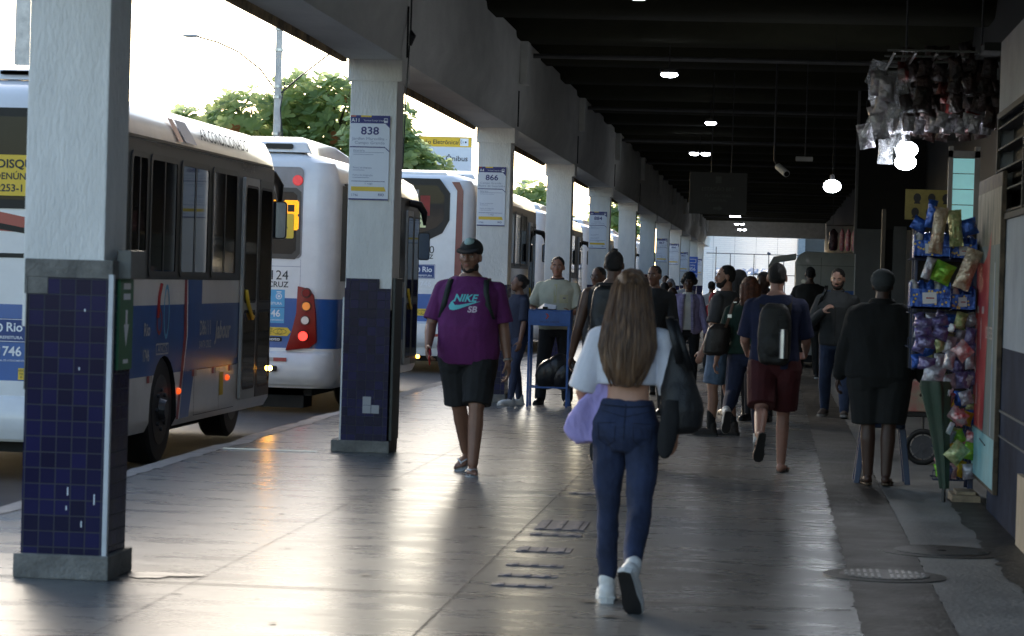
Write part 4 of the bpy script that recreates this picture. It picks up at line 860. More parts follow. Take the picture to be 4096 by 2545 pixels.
for i in range(84):
    x=.98+.72*((i*5)%21)/20; y=20.7+2*rnd.random(); z=2.84+.13*(i%5)+.03*rnd.random()
    packet(x,y,z,.11,.17,DRED if i%9==0 else DKP,'dark red or brown snack bag hanging in rows under the canopy',rnd.uniform(-.3,.3),.04,0,'dark bags hanging in rows under the canopy',.5,'hanging_bag')
for i in range(14):
    x=1.0+.66*i/13; packet(x,20.75+rnd.uniform(0,.8),2.79+.04*(i%2),.09,.12,F_SIL,'silver strip packet hanging in the lowest canopy row',rnd.uniform(-.3,.3),.03,0,'silver packets in the lowest canopy row',.6,'hanging_bag')
# dim wall pieces and portal at mid distance
PW=mat('portal_grey',(.16,.165,.165),.8,var=.1,scale=2)
mb=MB(); mb.box(1.2,1.58,40.2,40.6,0,2.4); tag(mb.build('grey_pillar',PW,bevel=.01),'grey pillar behind the man in the black coat, left of the dark doorway','pillar')
mb=MB(); mb.box(1.76,1.95,40.2,40.6,0,2.45); tag(mb.build('grey_pillar',PW,bevel=.01),'narrow grey wall strip right of the dark doorway','pillar')
mb=MB(); mb.box(1.3,2.2,40.21,40.5,2.4,4.36); mb.box(1.17,1.3,40.19,40.6,2.4,4.2); mb.box(1.582,1.758,40.4,40.6,0,2.4); tag(mb.build('dark_header',DARKW),'black header wall over the dark doorway','wall')  # lower slab fills the doorway gap with painted shade
mb=MB(); mb.box(1.13,1.17,38.9,39.0,2.0,4.4); tag(mb.build('corner_post',mat('post_grey',(.14,.14,.14),.6),bevel=.004),'thin grey post up to the ceiling beside the black header wall','post')
# ---- trailer kiosk ----
o=empty('food_trailer',(.95,49.5,0),0,'grey white snack trailer with an open side flap at the corridor end','trailer')
TR=mat('trailer_white',(.3,.31,.29),.5,var=.1,scale=2,coat=.2)
mb=MB(); prof=[(-.56,.25),(-.56,1.98),(-.5,2.1),(-.4,2.16),(.5,2.14),(.58,2.08),(.58,.2)]
mb.loft([[Vector((p[0],y,p[1])) for p in prof[::-1]] for y in (0,.0,3.2)],True); bd=mb.build('body',TR,o,bevel=.02,ang=30)
mb=MB(); mb.box(-.565,.585,-.006,3.1,1.36,1.45); mb.build('blue_stripe',M_BLUE,o)
mb=MB(); mb.cyl((-.42,-.02,1.6),(-.42,0,1.6),.04,n=16); mb.build('vent',M_STEEL,o)
mb=MB(); mb.box(-.1,-.094,-.004,0,.3,2.05).box(-.55,.57,-.004,0,1.9,1.906); mb.build('seam',M_DMET,o)
mb=MB(); mb.prism([(-.56,2.12),(-.98,2.05),(-1.08,1.86),(-1.05,1.83),(-.86,1.97),(-.56,2.02)],2.6,frame((0,.3,0),(1,0,0),(0,0,1))@Matrix.Scale(-1,4,(0,0,1))); mb.build('awning',mat('awning_grey',(.3,.31,.3),.7),o)
mb=MB(); mb.box(-.5,.5,.1,3,.1,.25); mb.build('chassis',UNDER,o)
for yy in (.9,2.2): wheel(o,-.5,yy,z=.28,r=.28,wd=.18,side=-1)
mb=MB(); mb.box(.58,.63,-.1,.0,0,2.2); tag(mb.build('dark_post',M_BLKP,None,loc=(.95,49.5,0)),'thin black post at the right side of the snack trailer','post')
cols=[('dark_bundle',(.06,.02,.03),'dark wrapped bundle hanging above the snack trailer'),('red1',(.5,.02,.06),'first red bottle pack right of the dark bundle'),('red2',(.5,.02,.06),'middle red bottle pack above the trailer'),('red3',(.5,.02,.06),'last red bottle pack above the trailer')]
for i,(n_,c,lab) in enumerate(cols):
    x=[1.02,1.17,1.28,1.39][i]; w_=[.085,.045,.05,.05][i]; mb=MB(); rings=[]
    for z,k in ((2.16,.6),(2.2,.95),(2.32,1.),(2.4,.85),(2.47,.95),(2.52,.5),(2.55,.2)): rings.append([Vector((w_*k*math.cos(t)*(1+.1*noise.noise(Vector((math.cos(t),z*9,i)))),w_*k*math.sin(t),z)) for t in [2*math.pi*q/14 for q in range(14)]])
    mb.loft(rings); b_=mb.build('bottle_pack',foil(n_+'_foil',c,(.5,.4,.45) if i else (.02,.01,.01),24),None,ang=60,loc=(x,47.5,0)); tag(b_,lab,'bottle pack','packs hanging over the trailer')
mb=MB(); mb.tube([(.9,47.5,2.6),(1.5,47.5,2.62)],.01); mb.cyl((1.0,47.5,2.6),(1.0,47.5,4.4),.006); mb.cyl((1.45,47.5,2.6),(1.45,47.5,4.4),.006); tag(mb.build('hanging_rail',M_DMET),'thin rail that carries the red bottle packs above the trailer','rail')
# dispatcher's desk
o=empty('dispatch_desk',(-2.61,31,0),0,'blue metal standing desk of the dispatcher with a small red emblem','desk')
DB=mat('desk_blue',(.035,.12,.38),.45,var=.2,scale=5); 
for (x,y) in ((-.235,0),(.225,0),(-.235,.34),(.225,.34)):
    mb=MB(); mb.box(x-.014,x+.014,y-.014,y+.014,0,.97); mb.build('leg',DB,o,bevel=.003)
mb=MB(); mb.box(-.25,.245,-.02,.36,.955,.975); mb.box(-.25,.245,-.022,-.016,.975,1.125); mb.box(-.25,-.244,-.016,.36,.975,1.15); mb.box(.239,.245,-.016,.36,.975,1.15); mb.build('box',DB,o,bevel=.003)
mb=MB(); mb.box(-.25,.245,-.0,.37,1.126,1.14,Matrix.Translation((0,0,0))); mb.build('top',DB,o,bevel=.003)
mb=MB(); mb.box(-.22,.21,-.008,.008,.22,.24); mb.box(-.22,.21,.33,.35,.22,.24); mb.build('rail',DB,o)
mb=MB().use(M_RED); Mx=FB(-.03,-.023,1.06); flat(mb,[(-.02,.04),(0,.04),(.025,.01),(0,-.025),(-.02,-.025),(.003,.008)],Mx); mb.use(mat('dk_ink',(.03,.03,.08),.6)); text(mb,'VIAÇÃO JABOUR',FB(0,-.0225,1.0),.03,.004); mb.build('emblem',None,o,fixn=False)
o=empty('clipboard',(-2.67,31.02,1.143),0,'black clipboard with white papers on the dispatcher desk','clipboard')
mb=MB(); mb.box(-.12,.12,0,.28,0,.008); mb.build('board',M_BLKP,o,bevel=.003)
mb=MB(); mb.loft([[Vector((x,y,z)) for x,y,z in ((-.1,yy,.009),(.1,yy,.009),(.12,yy+.01,.012+hh),(-.02,yy,.014+hh*1.3))] for yy,hh in ((.02,.0),(.12,.045),(.26,.01))]); mb.build('papers',F_WHT,o); mb=MB(); mb.box(-.03,.03,.0,.03,.009,.035); mb.build('clip',M_BLKP,o,bevel=.006)
mb=MB()
for k in range(3): mb.sphere((-2.62+.1*k,31.25,.38+.06*(k%2)),(.16,.12,.2),Euler((.2,.5,.3*k)).to_matrix().to_4x4())
tag(mb.build('black_duffel_bag',mat('bag_black',(.015,.015,.018),.35,bump=.6,bscale=14),smooth=True),'bulky black bag on the floor behind the dispatch desk','bag')
# tactile studs set in the floor
TS=mat('tactile_steel',(.1,.11,.16),.45,metal=.3,var=.3,scale=20)
tl=['nearest','second nearest','third nearest','fourth','wide','fifth','ladder-like wide','sixth','seventh','farthest']
for i,(y,x,wd,dp) in enumerate([(12.87,-1.18,.3,.1),(13.3,-1.19,.3,.1),(13.8,-1.2,.3,.1),(14.6,-1.22,.3,.24),(15.5,-1.23,.3,.12),(16.1,-1.24,.3,.6),(18.6,-1.25,.28,.14),(21.5,-1.26,.26,.16),(22.6,-1.26,.26,.5),(27.5,-1.28,.28,.5)]):
    o=empty('tactile_plate',(x,y,0),0,['nearest worn tactile plate in the floor, at the bottom','second tactile plate from the bottom of the picture','third tactile plate from the bottom of the picture','fourth tactile plate from the bottom, a deep one','narrow tactile plate just before the large ladder-like one','largest ladder-like tactile plate left of the woman','narrow tactile plate beyond the large ladder-like one','small tactile plate beside the knee of the woman in jeans','tactile plate just beyond the small one by her knee','farthest tactile plate in front of the dispatch desk'][i],'tactile plate','metal tactile plates in the floor')
    mb=MB(); mb.box(-wd/2,wd/2,-dp/2,dp/2,.001,.005); mb.build('plate',TS,o,bevel=.001)
    nb=max(1,int(dp/.2))
    for k in range(3):
        mb=MB()
        for q in range(nb): y0=-dp/2+.01+q*dp/nb; mb.box(-.12+.1*k,-.085+.1*k,y0,y0+dp/nb-.02,.005,.009)
        mb.build('stud_bar',TS,o,bevel=.003)
# manhole covers
def manhole(x,y,r,ro,lab,slots):
    o=empty('manhole_cover',(x,y,0),0,lab,'manhole cover','manhole covers in the dark strip')
    MC=mat('cast_iron',(.09,.09,.09),.4,metal=.4,var=.3,scale=20,bump=.4); 
    mb=MB(); mb.cyl((0,0,.0),(0,0,.009),ro,n=40); mb.build('collar',STRIP,o)
    mb=MB(); mb.cyl((0,0,.009),(0,0,.014),r,n=40); d=mb.build('cover',MC,o,bevel=.002)
    if slots:
        mb=MB()
        for i in range(-6,7):
            if i==0: continue
            xx=i*r/7; hh=math.sqrt(r*r-xx*xx)*.85; 
            for (a,b_) in ((-hh,-.02),(.02,hh)): mb.box(xx-.007,xx+.007,a,b_,.0142,.019)
        mb.build('ribs',mat('iron_rib',(.2,.2,.2),.35,metal=.5),d)
    else:
        mb=MB(); mb.sphere((0,.0,.014),(.03,.03,.006)); ring_band(mb,circ(0,0,r*.93,40),circ(0,0,r*.88,40),Matrix.Identity(4),.0155); mb.build('keyhole',M_BLKP,d)
manhole(.62,13.95,.235,.32,'nearest ribbed manhole cover in the dark strip',True)
manhole(1.0,15.35,.27,.36,'smoother manhole cover between the dark strip and the wall',False)
# ================= BACKGROUND =================
CONC=mat('pole_concrete',(.6,.57,.52),.8,var=.15)
def pole(x,y,h,r0,r1,lab,name='lamp_post',cat='lamp post'):
    o=empty(name,(x,y,-.2),0,lab,cat,'concrete poles across the road'); mb=MB(); mb.cyl((0,0,0),(0,0,h),r0,r1,16); mb.build('pole',CONC,o,ang=40); return o
p=pole(-9.55,50,9,.085,.055,'tall concrete pole with two curved lamp arms in front of the tree')
for pts,nm in (([(0,0,5.1),(-.35,0,5.55),(-.8,0,5.88),(-1.2,0,6.05),(-1.6,0,6.15)],0),([(0,0,5.05),(.45,0,5.45),(.95,0,5.85),(1.5,0,6.2),(2.2,0,6.4)],1)):
    mb=MB(); mb.tube(pts,.016); a=mb.build('lamp_arm',M_DMET,p,smooth=True)
    e=Vector(pts[-1]); s=-1 if nm==0 else 1; mb=MB(); mb.sphere(e+Vector((.12*s,0,.01)),(.17,.07,.035)); mb.build('lamp_head',mat('lamp_head_grey',(.4,.4,.4),.5),a,smooth=True)
for z in (3.9,4.3,5.0,5.2,5.9,6.3):
    mb=MB(); mb.cyl((0,0,z),(0,0,z+.05),.088,n=16); mb.build('band_clamp',M_STEEL,p)
mb=MB(); mb.tube([(.1,-.08,3.5),(.14,-.1,4.2),(.08,-.12,4.8),(.15,-.1,5.3)],.012); mb.build('cable',M_BLK,p)
p=pole(-14.57,50,10,.17,.13,'thick concrete utility pole at the upper left corner','utility_pole','utility pole')
for z in (5.45,5.8,6.15):
    mb=MB(); mb.cyl((-.15,-.1,z),(-.36,-.1,z),.014); 
    for q in range(3): mb.cyl((-.26,-.1,z-.05+.04*q),(-.26,-.1,z-.03+.04*q),.04,n=10)
    mb.build('insulator',mat('insulator_brown',(.12,.08,.06),.4),p)
for z in (4.2,5.3,5.0): mb=MB(); mb.cyl((0,0,z),(0,0,z+.05),.18,n=16); mb.build('band_clamp',M_STEEL,p)
p=pole(-15.3,160,7.7,.2,.14,'distant utility pole with a crossarm above the far buses','utility_pole','utility pole')
mb=MB(); mb.box(-.9,.9,-.05,.05,6.7,6.85); mb.build('crossarm',CONC,p)
for x in (-.85,-.4,.4,.85): mb=MB(); mb.cyl((x,0,6.85),(x,0,7.15),.07,n=8); mb.build('insulator',M_BLK,p)
p=pole(-8.8,75,5.2,.07,.05,'slim far lamp post with a drooping arm, right of the distant pole'); mb=MB(); mb.tube([(0,0,3.6),(.6,0,4.2),(1.3,0,4.5)],.02); mb.build('lamp_arm',M_DMET,p)
# traffic sign
o=empty('traffic_sign',(-9.4,70,-.2),0,'big yellow and white road sign reading Fiscalização Eletrônica exceto Ônibus BRT','road sign')
mb=MB(); mb.box(-1.6,1.3,0,.06,4.0,5.42); p=mb.build('panel',mat('sign_board_white',(.75,.77,.8),.5,var=.03),o,bevel=.02)
mb=MB().use(mat('sign_orange_yellow',(.85,.52,.03),.5,var=.03)); rect(mb,-1.58,1.28,5.14,5.4,FB(0,0,0),.004); mb.build('yellow_header',None,p,fixn=False)
b=MB().use(M_INK); text(b,'Fiscalização Eletrônica',FB(.92,-.006,5.26),.165,.005,'RIGHT',sx=1.0); text(b,'exceto Ônibus',FB(1.2,-.006,4.83),.2,.006,'RIGHT',sx=1.02); text(b,'BRT',FB(.55,-.006,4.48),.19,.008,'RIGHT',sx=1.1)
b.use(M_WINK); rect(b,.98,1.2,5.17,5.37,FB(0,0,0),.006); b.use(M_INK)
for k in range(3): b.tube([(1.06-.02*k+.0*t+.04*k*math.cos(t)*-1,-.012,5.27+.03*(k+1)*math.sin(t)) for t in (-1,-.5,0,.5,1)],.005,4)
flat(b,circ(1.13,5.27,.025,8),FB(0,0,0),.008); b.build('lettering',None,p,fixn=False)
for x in (-1.2,1.0): mb=MB(); mb.cyl((x,.1,0),(x,.1,5.3),.05); mb.build('post',M_DMET,o)
# trees: tropical almond rosettes of big leaves
LEAF=[mat('leaf_bright',(.42,.52,.2),.45,var=.2,scale=3),mat('leaf_mid',(.3,.4,.15),.45,var=.2,scale=3),mat('leaf_dark',(.2,.29,.11),.5,var=.2,scale=3),mat('leaf_rust',(.3,.09,.03),.5)]
for m in LEAF:
    n=m.node_tree.nodes; b_=n['Principled BSDF']; l_=m.node_tree.links; out=[q for q in n if q.type=='OUTPUT_MATERIAL'][0]
    tr=n.new('ShaderNodeBsdfTranslucent'); ms=n.new('ShaderNodeMixShader'); ms.inputs[0].default_value=.72
    tr.inputs['Color'].default_value={'leaf_bright':(.58,.66,.33,1),'leaf_mid':(.46,.55,.26,1),'leaf_dark':(.34,.43,.2,1)}.get(m.name,(.6,.25,.1,1)); l_.new(b_.outputs[0],ms.inputs[1]); l_.new(tr.outputs[0],ms.inputs[2]); l_.new(ms.outputs[0],out.inputs['Surface'])
BARK=mat('bark',(.12,.09,.065),.9,var=.3,scale=5,bump=.6)
def leaf(mb,p,d,up,L_,W_):
    s=d.cross(up).normalized(); q=up
    pts=[p, p+d*L_*.35-s*W_*.28+q*L_*.05, p+d*L_*.75-s*W_*.5+q*L_*.03, p+d*L_*.97-s*W_*.2-q*L_*.03, p+d*L_*.97+s*W_*.2-q*L_*.03, p+d*L_*.75+s*W_*.5+q*L_*.03, p+d*L_*.35+s*W_*.28+q*L_*.05, p+d*L_*.7]
    mb.add(pts,[(0,1,2,7),(7,2,3,4),(7,4,5),(0,7,5,6)])
def tree(x,y,z0,blobs,lab,nros,leafL=.26,seed=1,grp='trees across the road'):
    r=random.Random(seed); o=empty('tree',(x,y,-.2),0,lab,'tree',grp)
    base=Vector((0,0,z0+.2))
    mb=MB(); mb.tube([(0,0,0),(.1,.05,z0*.5),(0,0,z0+.2)],[.28,.22,.18],12)
    for (c,rr) in blobs:
        c=Vector(c)-Vector((x,y,-.2)); m=base.lerp(c,.55)+Vector((0,0,-.15)); mb.tube([base,m,c],[.12,.07,.02],8)
        for k in range(5):
            dd=Vector((r.uniform(-1,1),r.uniform(-1,1),r.uniform(-.4,1))).normalized(); e=c+Vector((dd.x*rr[0],dd.y*rr[1],dd.z*rr[2]))*.85; mb.tube([m.lerp(c,.6),(c+e)/2+Vector((0,0,.05)),e],[.04,.025,.008],6)
    mb.build('trunk',BARK,o,smooth=True)
    mb=MB(); tot=sum(b_[1][0]*b_[1][1]*b_[1][2] for b_ in blobs)
    for (c,rr) in blobs:
        c=Vector(c)-Vector((x,y,-.2)); k=max(12,int(nros*rr[0]*rr[1]*rr[2]/tot))
        for i in range(k):
            dd=Vector((r.gauss(0,1),r.gauss(0,1),r.gauss(0,1)+.2)).normalized(); q=r.uniform(.45,1.04); p=c+Vector((dd.x*rr[0],dd.y*rr[1],dd.z*rr[2]))*q
            ax=(dd+Vector((0,0,.9))+Vector((r.uniform(-.5,.5),r.uniform(-.5,.5),0))).normalized(); a=ax.orthogonal().normalized(); b2=ax.cross(a)
            mb.use(LEAF[3] if r.random()<.015 else LEAF[0 if r.random()<.38 else (1 if r.random()<.6 else 2)])
            nl=r.randint(6,9); ph=r.uniform(0,6.3)
            for j in range(nl):
                t=ph+2*math.pi*j/nl; lift=r.uniform(.15,.8); d=(a*math.cos(t)+b2*math.sin(t)+ax*lift).normalized(); upn=(ax-d*ax.dot(d)).normalized(); L_=leafL*r.uniform(.7,1.15); leaf(mb,p,d,upn,L_,L_*.55)
    mb.build('crown',None,o,fixn=False)
tree(-11.4,62,2.6,[((-13.7,62,4.55),(1.3,1.3,.75)),((-12.4,61.6,4.9),(1.2,1.3,.85)),((-11.2,62,5.3),(.95,1.2,.95)),((-10.2,61.6,5.1),(.95,1.2,1.0)),((-11.6,61.5,3.9),(1.8,1.2,1.0)),((-9.9,61.6,4.1),(1.5,1.2,.9)),((-14.3,62,3.6),(1.1,1.1,.7))],'large leafy almond tree rising behind the first two buses',1150,.27,3)
tree(-8.9,60,2.4,[((-9.1,60,4.4),(.9,.9,.85)),((-8.5,60,4.0),(.75,.9,.6)),((-7.85,60,3.85),(.55,.6,.32)),((-8.7,60,5.0),(.4,.5,.4))],'smaller leafy tree in front of the big road sign',330,.25,8)
def far_tree(x,y,blobs,lab,seed,n): tree(x,y,1.5,blobs,lab,n,.5,seed)
far_tree(-11.0,115,[((-11.5,115,3.6),(1.6,1.6,1.5)),((-9.9,115,3.0),(1.4,1.6,1.6)),((-10.6,115,4.6),(1.2,1.4,1.0)),((-8.4,115,2.4),(1.3,1.4,1.3))],'blurred far tree seen between columns near the 884 sign',11,420)
far_tree(-8.0,140,[((-8.6,140,4.2),(1.5,1.6,1.6)),((-7.6,140,2.7),(1.3,1.6,1.4))],'farther tree seen in the slit beside the sixth column',12,240)
# pale building beyond the road, low roofline
# far end: white clad wall, mesh fence, stalls, car
CLAD=bpy.data.materials.new('translucent_white_cladding'); CLAD.use_nodes=True
_n=CLAD.node_tree.nodes; _l=CLAD.node_tree.links; _b=_n['Principled BSDF']; _tc=_n.new('ShaderNodeTexCoord'); _br=_n.new('ShaderNodeTexBrick'); _sp=_n.new('ShaderNodeSeparateXYZ'); _cb=_n.new('ShaderNodeCombineXYZ')
_l.new(_tc.outputs['Object'],_sp.inputs[0]); _l.new(_sp.outputs[0],_cb.inputs[0]); _l.new(_sp.outputs[2],_cb.inputs[1]); _l.new(_cb.outputs[0],_br.inputs['Vector'])
_br.inputs['Scale'].default_value=1; _br.inputs['Brick Width'].default_value=.62; _br.inputs['Row Height'].default_value=.11; _br.inputs['Mortar Size'].default_value=.02; _br.inputs['Mortar Smooth'].default_value=.6
_br.inputs['Color1'].default_value=(.87,.87,.87,1); _br.inputs['Color2'].default_value=(.9,.9,.9,1); _br.inputs['Mortar'].default_value=(.8,.8,.83,1); _l.new(_br.outputs['Color'],_b.inputs['Base Color'])
_bp=_n.new('ShaderNodeBump'); _bp.invert=True; _bp.inputs['Strength'].default_value=1; _bp.inputs['Distance'].default_value=.02; _l.new(_br.outputs['Fac'],_bp.inputs['Height']); _l.new(_bp.outputs[0],_b.inputs['Normal']); _b.inputs['Roughness'].default_value=.6
_tr=_n.new('ShaderNodeBsdfTranslucent'); _tr.inputs['Color'].default_value=(.9,.9,.9,1); _ms=_n.new('ShaderNodeMixShader'); _ms.inputs[0].default_value=.3; _l.new(_b.outputs[0],_ms.inputs[1]); _l.new(_tr.outputs[0],_ms.inputs[2]); _l.new(_ms.outputs[0],[q for q in _n if q.type=='OUTPUT_MATERIAL'][0].inputs['Surface'])  # translucency added so sun from behind brightens this wall
o=empty('white_building',(-1,150,-.2),0,'white clad building filling the far daylight opening','building')
mb=MB(); mb.add([(-3.6,0,0),(2.3,0,0),(2.3,0,9),(-3.6,0,9)],[(0,1,2,3)]); mb.build('wall',CLAD,o,fixn=False)
mb=MB(); mb.box(-3.6,-3.5,.02,6,0,9).box(2.2,2.3,.02,6,0,9); mb.build('side_wall',mat('side_cladding',(.7,.7,.7),.6),o)
mb=MB(); 
for x in (-2.5,-1.3,-.1,1.1): mb.box(x,x+.02,-.03,-.001,2.0,9)
mb.build('panel_joint',mat('joint_grey',(.55,.56,.58),.7),o)
mb=MB(); mb.box(2.3,2.65,-.4,0,0,9); mb.build('downpipe',mat('pale_pipe',(.3,.34,.38),.5),o); mb=MB(); mb.box(2.65,8,0,.3,0,9); mb.build('dark_facade',mat('facade_dark',(.03,.035,.04),.4),o)
o=empty('steel_fence',(-1,124,0),0,'tall thin steel frame fence in front of the white building','fence'); FG=mat('fence_grey',(.1,.11,.13),.5)
for x in (-1.75,-1.08,.02,.7,1.4): mb=MB(); mb.cyl((x,0,-.2),(x,0,2.95+(.3 if x==-1.75 else 0)),.02,n=8); mb.build('post',FG,o)
for z in (2.95,): mb=MB(); mb.cyl((-2.2,0,z),(2.6,0,z),.018,n=8); mb.build('rail',FG,o)
mb=MB(); mb.cyl((.02,-.02,2.0),(2.6,-.02,2.0),.018,n=8); mb.build('rail',FG,o)
o=empty('floodlight',(-.3,123.9,2.95),0,'small blue floodlight clamped on the top rail of the steel fence','floodlight'); mb=MB(); mb.box(-.1,.06,-.08,.08,.0,.1,Matrix.Rotation(.4,4,'Y')); mb.build('head',mat('flood_blue',(.05,.1,.2),.4),o,bevel=.01); mb=MB(); mb.cyl((0,0,-.03),(0,0,.02),.02); mb.build('clamp',FG,o)
# far market stalls with crumpled tarps
for i,(x,w_,c,lab) in enumerate([(-2.4,.9,(.5,.52,.56),'left far stall under a pale crumpled tarp'),(-1.35,1.1,(.25,.3,.4),'middle far stall under a grey blue crumpled tarp'),(-.1,1.2,(.55,.57,.62),'right far stall under a white crumpled tarp')]):
    o=empty('market_stall',(x,128+i*1.5,-.2),0,lab,'market stall','far stalls beyond the corridor'); mb=MB(); vs=[];fs=[];n=16
    for a in range(n):
        for b_ in range(6): u=a/(n-1); v=b_/5; vs.append((-w_/2+w_*u,v*2,2.25+.16*noise.noise(Vector((u*5+i*7,v*3,1)))-.35*(1-v)*0+.25*v))
    for a in range(n-1):
        for b_ in range(5): q=a*6+b_; fs.append((q,q+6,q+7,q+1))
    mb.add(vs,fs); ob=mb.build('tarp',mat('tarp%d'%i,c,.5,var=.3,scale=4),o,fixn=False); sm=ob.modifiers.new('s','SOLIDIFY'); sm.thickness=.03
    for xx in (-w_/2,w_/2): mb=MB(); mb.cyl((xx,.05,0),(xx,.05,2.3),.025,n=8); mb.build('pole',FG,o)
    mb=MB(); mb.box(-w_/2,w_/2,.1,1.6,.7,.8).box(-w_/2,w_/2,.12,.16,1.75,1.8); mb.box(-w_/2+.1,w_/2-.1,.2,1.2,.8,1.15+.15*i); mb.build('goods',mat('goods%d'%i,[(.3,.08,.1),(.08,.1,.2),(.35,.1,.08)][i],.6,var=.6,scale=8),o,bevel=.02)
o=empty('parked_car',(-2.0,122.6,-.2),R(8),'pale car mostly hidden by the crowd at the far opening','car')
body=[(-.85,.35),(-.9,.75),(-.82,1.0),(-.6,1.38),(-.45,1.48),(.45,1.48),(.6,1.38),(.82,1.0),(.9,.75),(.85,.35)]
mb=MB(); mb.loft([[Vector((p[0]*k,y,.3+(p[1]-.3)*h)) for p in body[::-1]] for y,k,h in ((0,.93,.5),(.15,1,.62),(1.0,1,.68),(1.7,.98,1),(3.2,.98,1),(3.9,.97,.85),(4.1,.93,.6))]); mb.build('body',mat('car_paint',(.6,.6,.55),.25,var=.04,coat=.6),o,ang=50)
mb=MB(); mb.prism([(-.62,1.02),(.62,1.02),(.5,1.4),(-.5,1.4)],.02,frame((0,1.28,.02),(1,0,0),(0,.42,.9))); mb.build('windscreen',M_GLASS,o)
for x in (-.78,.78):
    for y in (.8,3.3): wheel(o,x,y,z=.3,r=.3,wd=.2,side=1 if x>0 else -1)
for x in (-.65,.65): mb=MB(); mb.sphere((x,.02,.72),(.13,.06,.08)); mb.build('headlight',mat('headlight',(.8,.8,.85),.1),o,smooth=True)
# far side of the road
mb=MB(); mb.box(-60,-13.5,-20,300,-.19,-.05); tag(mb.build('far_pavement',mat('far_pavement_concrete',(.3,.29,.27),.8,var=.2,scale=1)),kind='structure')
# ================= PEOPLE =================
def remesh(mb,name,vox,m,parent,smooth=3,fold=0,ff=(9,9,3.5),fine=0,clip=None,mats=None):
    me=mb.mesh(name); ob=bpy.data.objects.new(name,me); COL.objects.link(ob)
    r=ob.modifiers.new('r','REMESH'); r.mode='VOXEL'; r.voxel_size=vox; r.use_smooth_shade=True
    if smooth: s=ob.modifiers.new('s','SMOOTH'); s.factor=.5; s.iterations=smooth
    dg=bpy.context.evaluated_depsgraph_get(); nm=bpy.data.meshes.new_from_object(ob.evaluated_get(dg)); nm.name=name
    bpy.data.objects.remove(ob); bpy.data.meshes.remove(me)
    if fold or fine:
        sd_=Vector((rnd.uniform(0,50),rnd.uniform(0,50),rnd.uniform(0,50))); no=[v.normal.copy() for v in nm.vertices]
        for v,n_ in zip(nm.vertices,no):
            p=v.co; d=fold*(noise.noise(Vector((p.x*ff[0],p.y*ff[1],p.z*ff[2]))+sd_)+.5*abs(noise.noise(Vector((p.x*ff[0]*2.2+p.z*4,p.y*ff[1]*2.2,p.z*ff[2]*2.5))+sd_)))
            if fine: d+=fine*noise.noise(p*60+sd_)
            v.co=p+n_*d
    nm.materials.clear(); nm.materials.append(m)
    for p in nm.polygons: p.use_smooth=True
    o=bpy.data.objects.new(name,nm); COL.objects.link(o); o.parent=parent; return o
def cloth(name,c,rough=.85,var=.12,**k): return mat(name,c,rough,var=var,scale=k.pop('scale',9),bump=.25,bscale=120,**k)
SKINS={}
def skin(c):
    if c not in SKINS:
        m=mat('skin_%d'%len(SKINS),c,.5,var=.1,scale=8,bump=.08,bscale=90); b=m.node_tree.nodes['Principled BSDF']; b.inputs['Subsurface Weight'].default_value=.08; b.inputs['Subsurface Radius'].default_value=(.02,.008,.004); SKINS[c]=m
    return SKINS[c]
class Fig: pass
def torso_prof(fem,w,belly,infl):
    if fem: P=[(.80,.10,.09,0),(.87,.168,.118,-.012),(.94,.178,.12,-.012),(1.0,.155,.1,-.004),(1.08,.128,.088,0),(1.16,.13,.09,.006),(1.25,.145,.108,.012),(1.32,.155,.105,.008),(1.375,.15,.085,-.003),(1.415,.115,.07,-.01),(1.45,.072,.058,-.012),(1.485,.054,.052,-.012)]
    else: P=[(.80,.10,.09,0),(.87,.16,.112,-.008),(.94,.166,.115,-.004),(1.02,.158,.11,0),(1.10,.155,.108,.004),(1.20,.165,.112,.006),(1.29,.178,.12,.006),(1.35,.183,.11,0),(1.40,.168,.09,-.008),(1.435,.125,.074,-.012),(1.465,.088,.064,-.012),(1.50,.06,.06,-.012)]
    out=[]
    for z,rx,ry,yo in P:
        bl=belly*math.exp(-((z-1.07)/.14)**2)
        out.append((z,rx*w+infl+bl*.35,ry*(.6+.4*w)+infl+bl*.5,yo+bl*.5))
    return out
def ring_at(prof,z):
    for a,b in zip(prof,prof[1:]):
        if a[0]<=z<=b[0]:
            t=(z-a[0])/(b[0]-a[0]); return tuple(a[i]+(b[i]-a[i])*t for i in range(4))
    return prof[0] if z<prof[0][0] else prof[-1]
def loftprof(mb,prof,T,z0,z1,n=28,flare=0):
    zs=[z0]+[p[0] for p in prof if z0+.01<p[0]<z1-.01]+[z1]; rings=[]
    for z in zs:
        _,rx,ry,yo=ring_at(prof,z); k=1+flare*max(0,(z0+.2-z)/.2)
        rings.append([T@Vector((rx*k*math.copysign(abs(math.cos(t))**.85,math.cos(t)),yo+ry*k*math.copysign(abs(math.sin(t))**.85,math.sin(t)),z)) for t in [2*math.pi*q/n for q in range(n)]])
    mb.loft(rings)
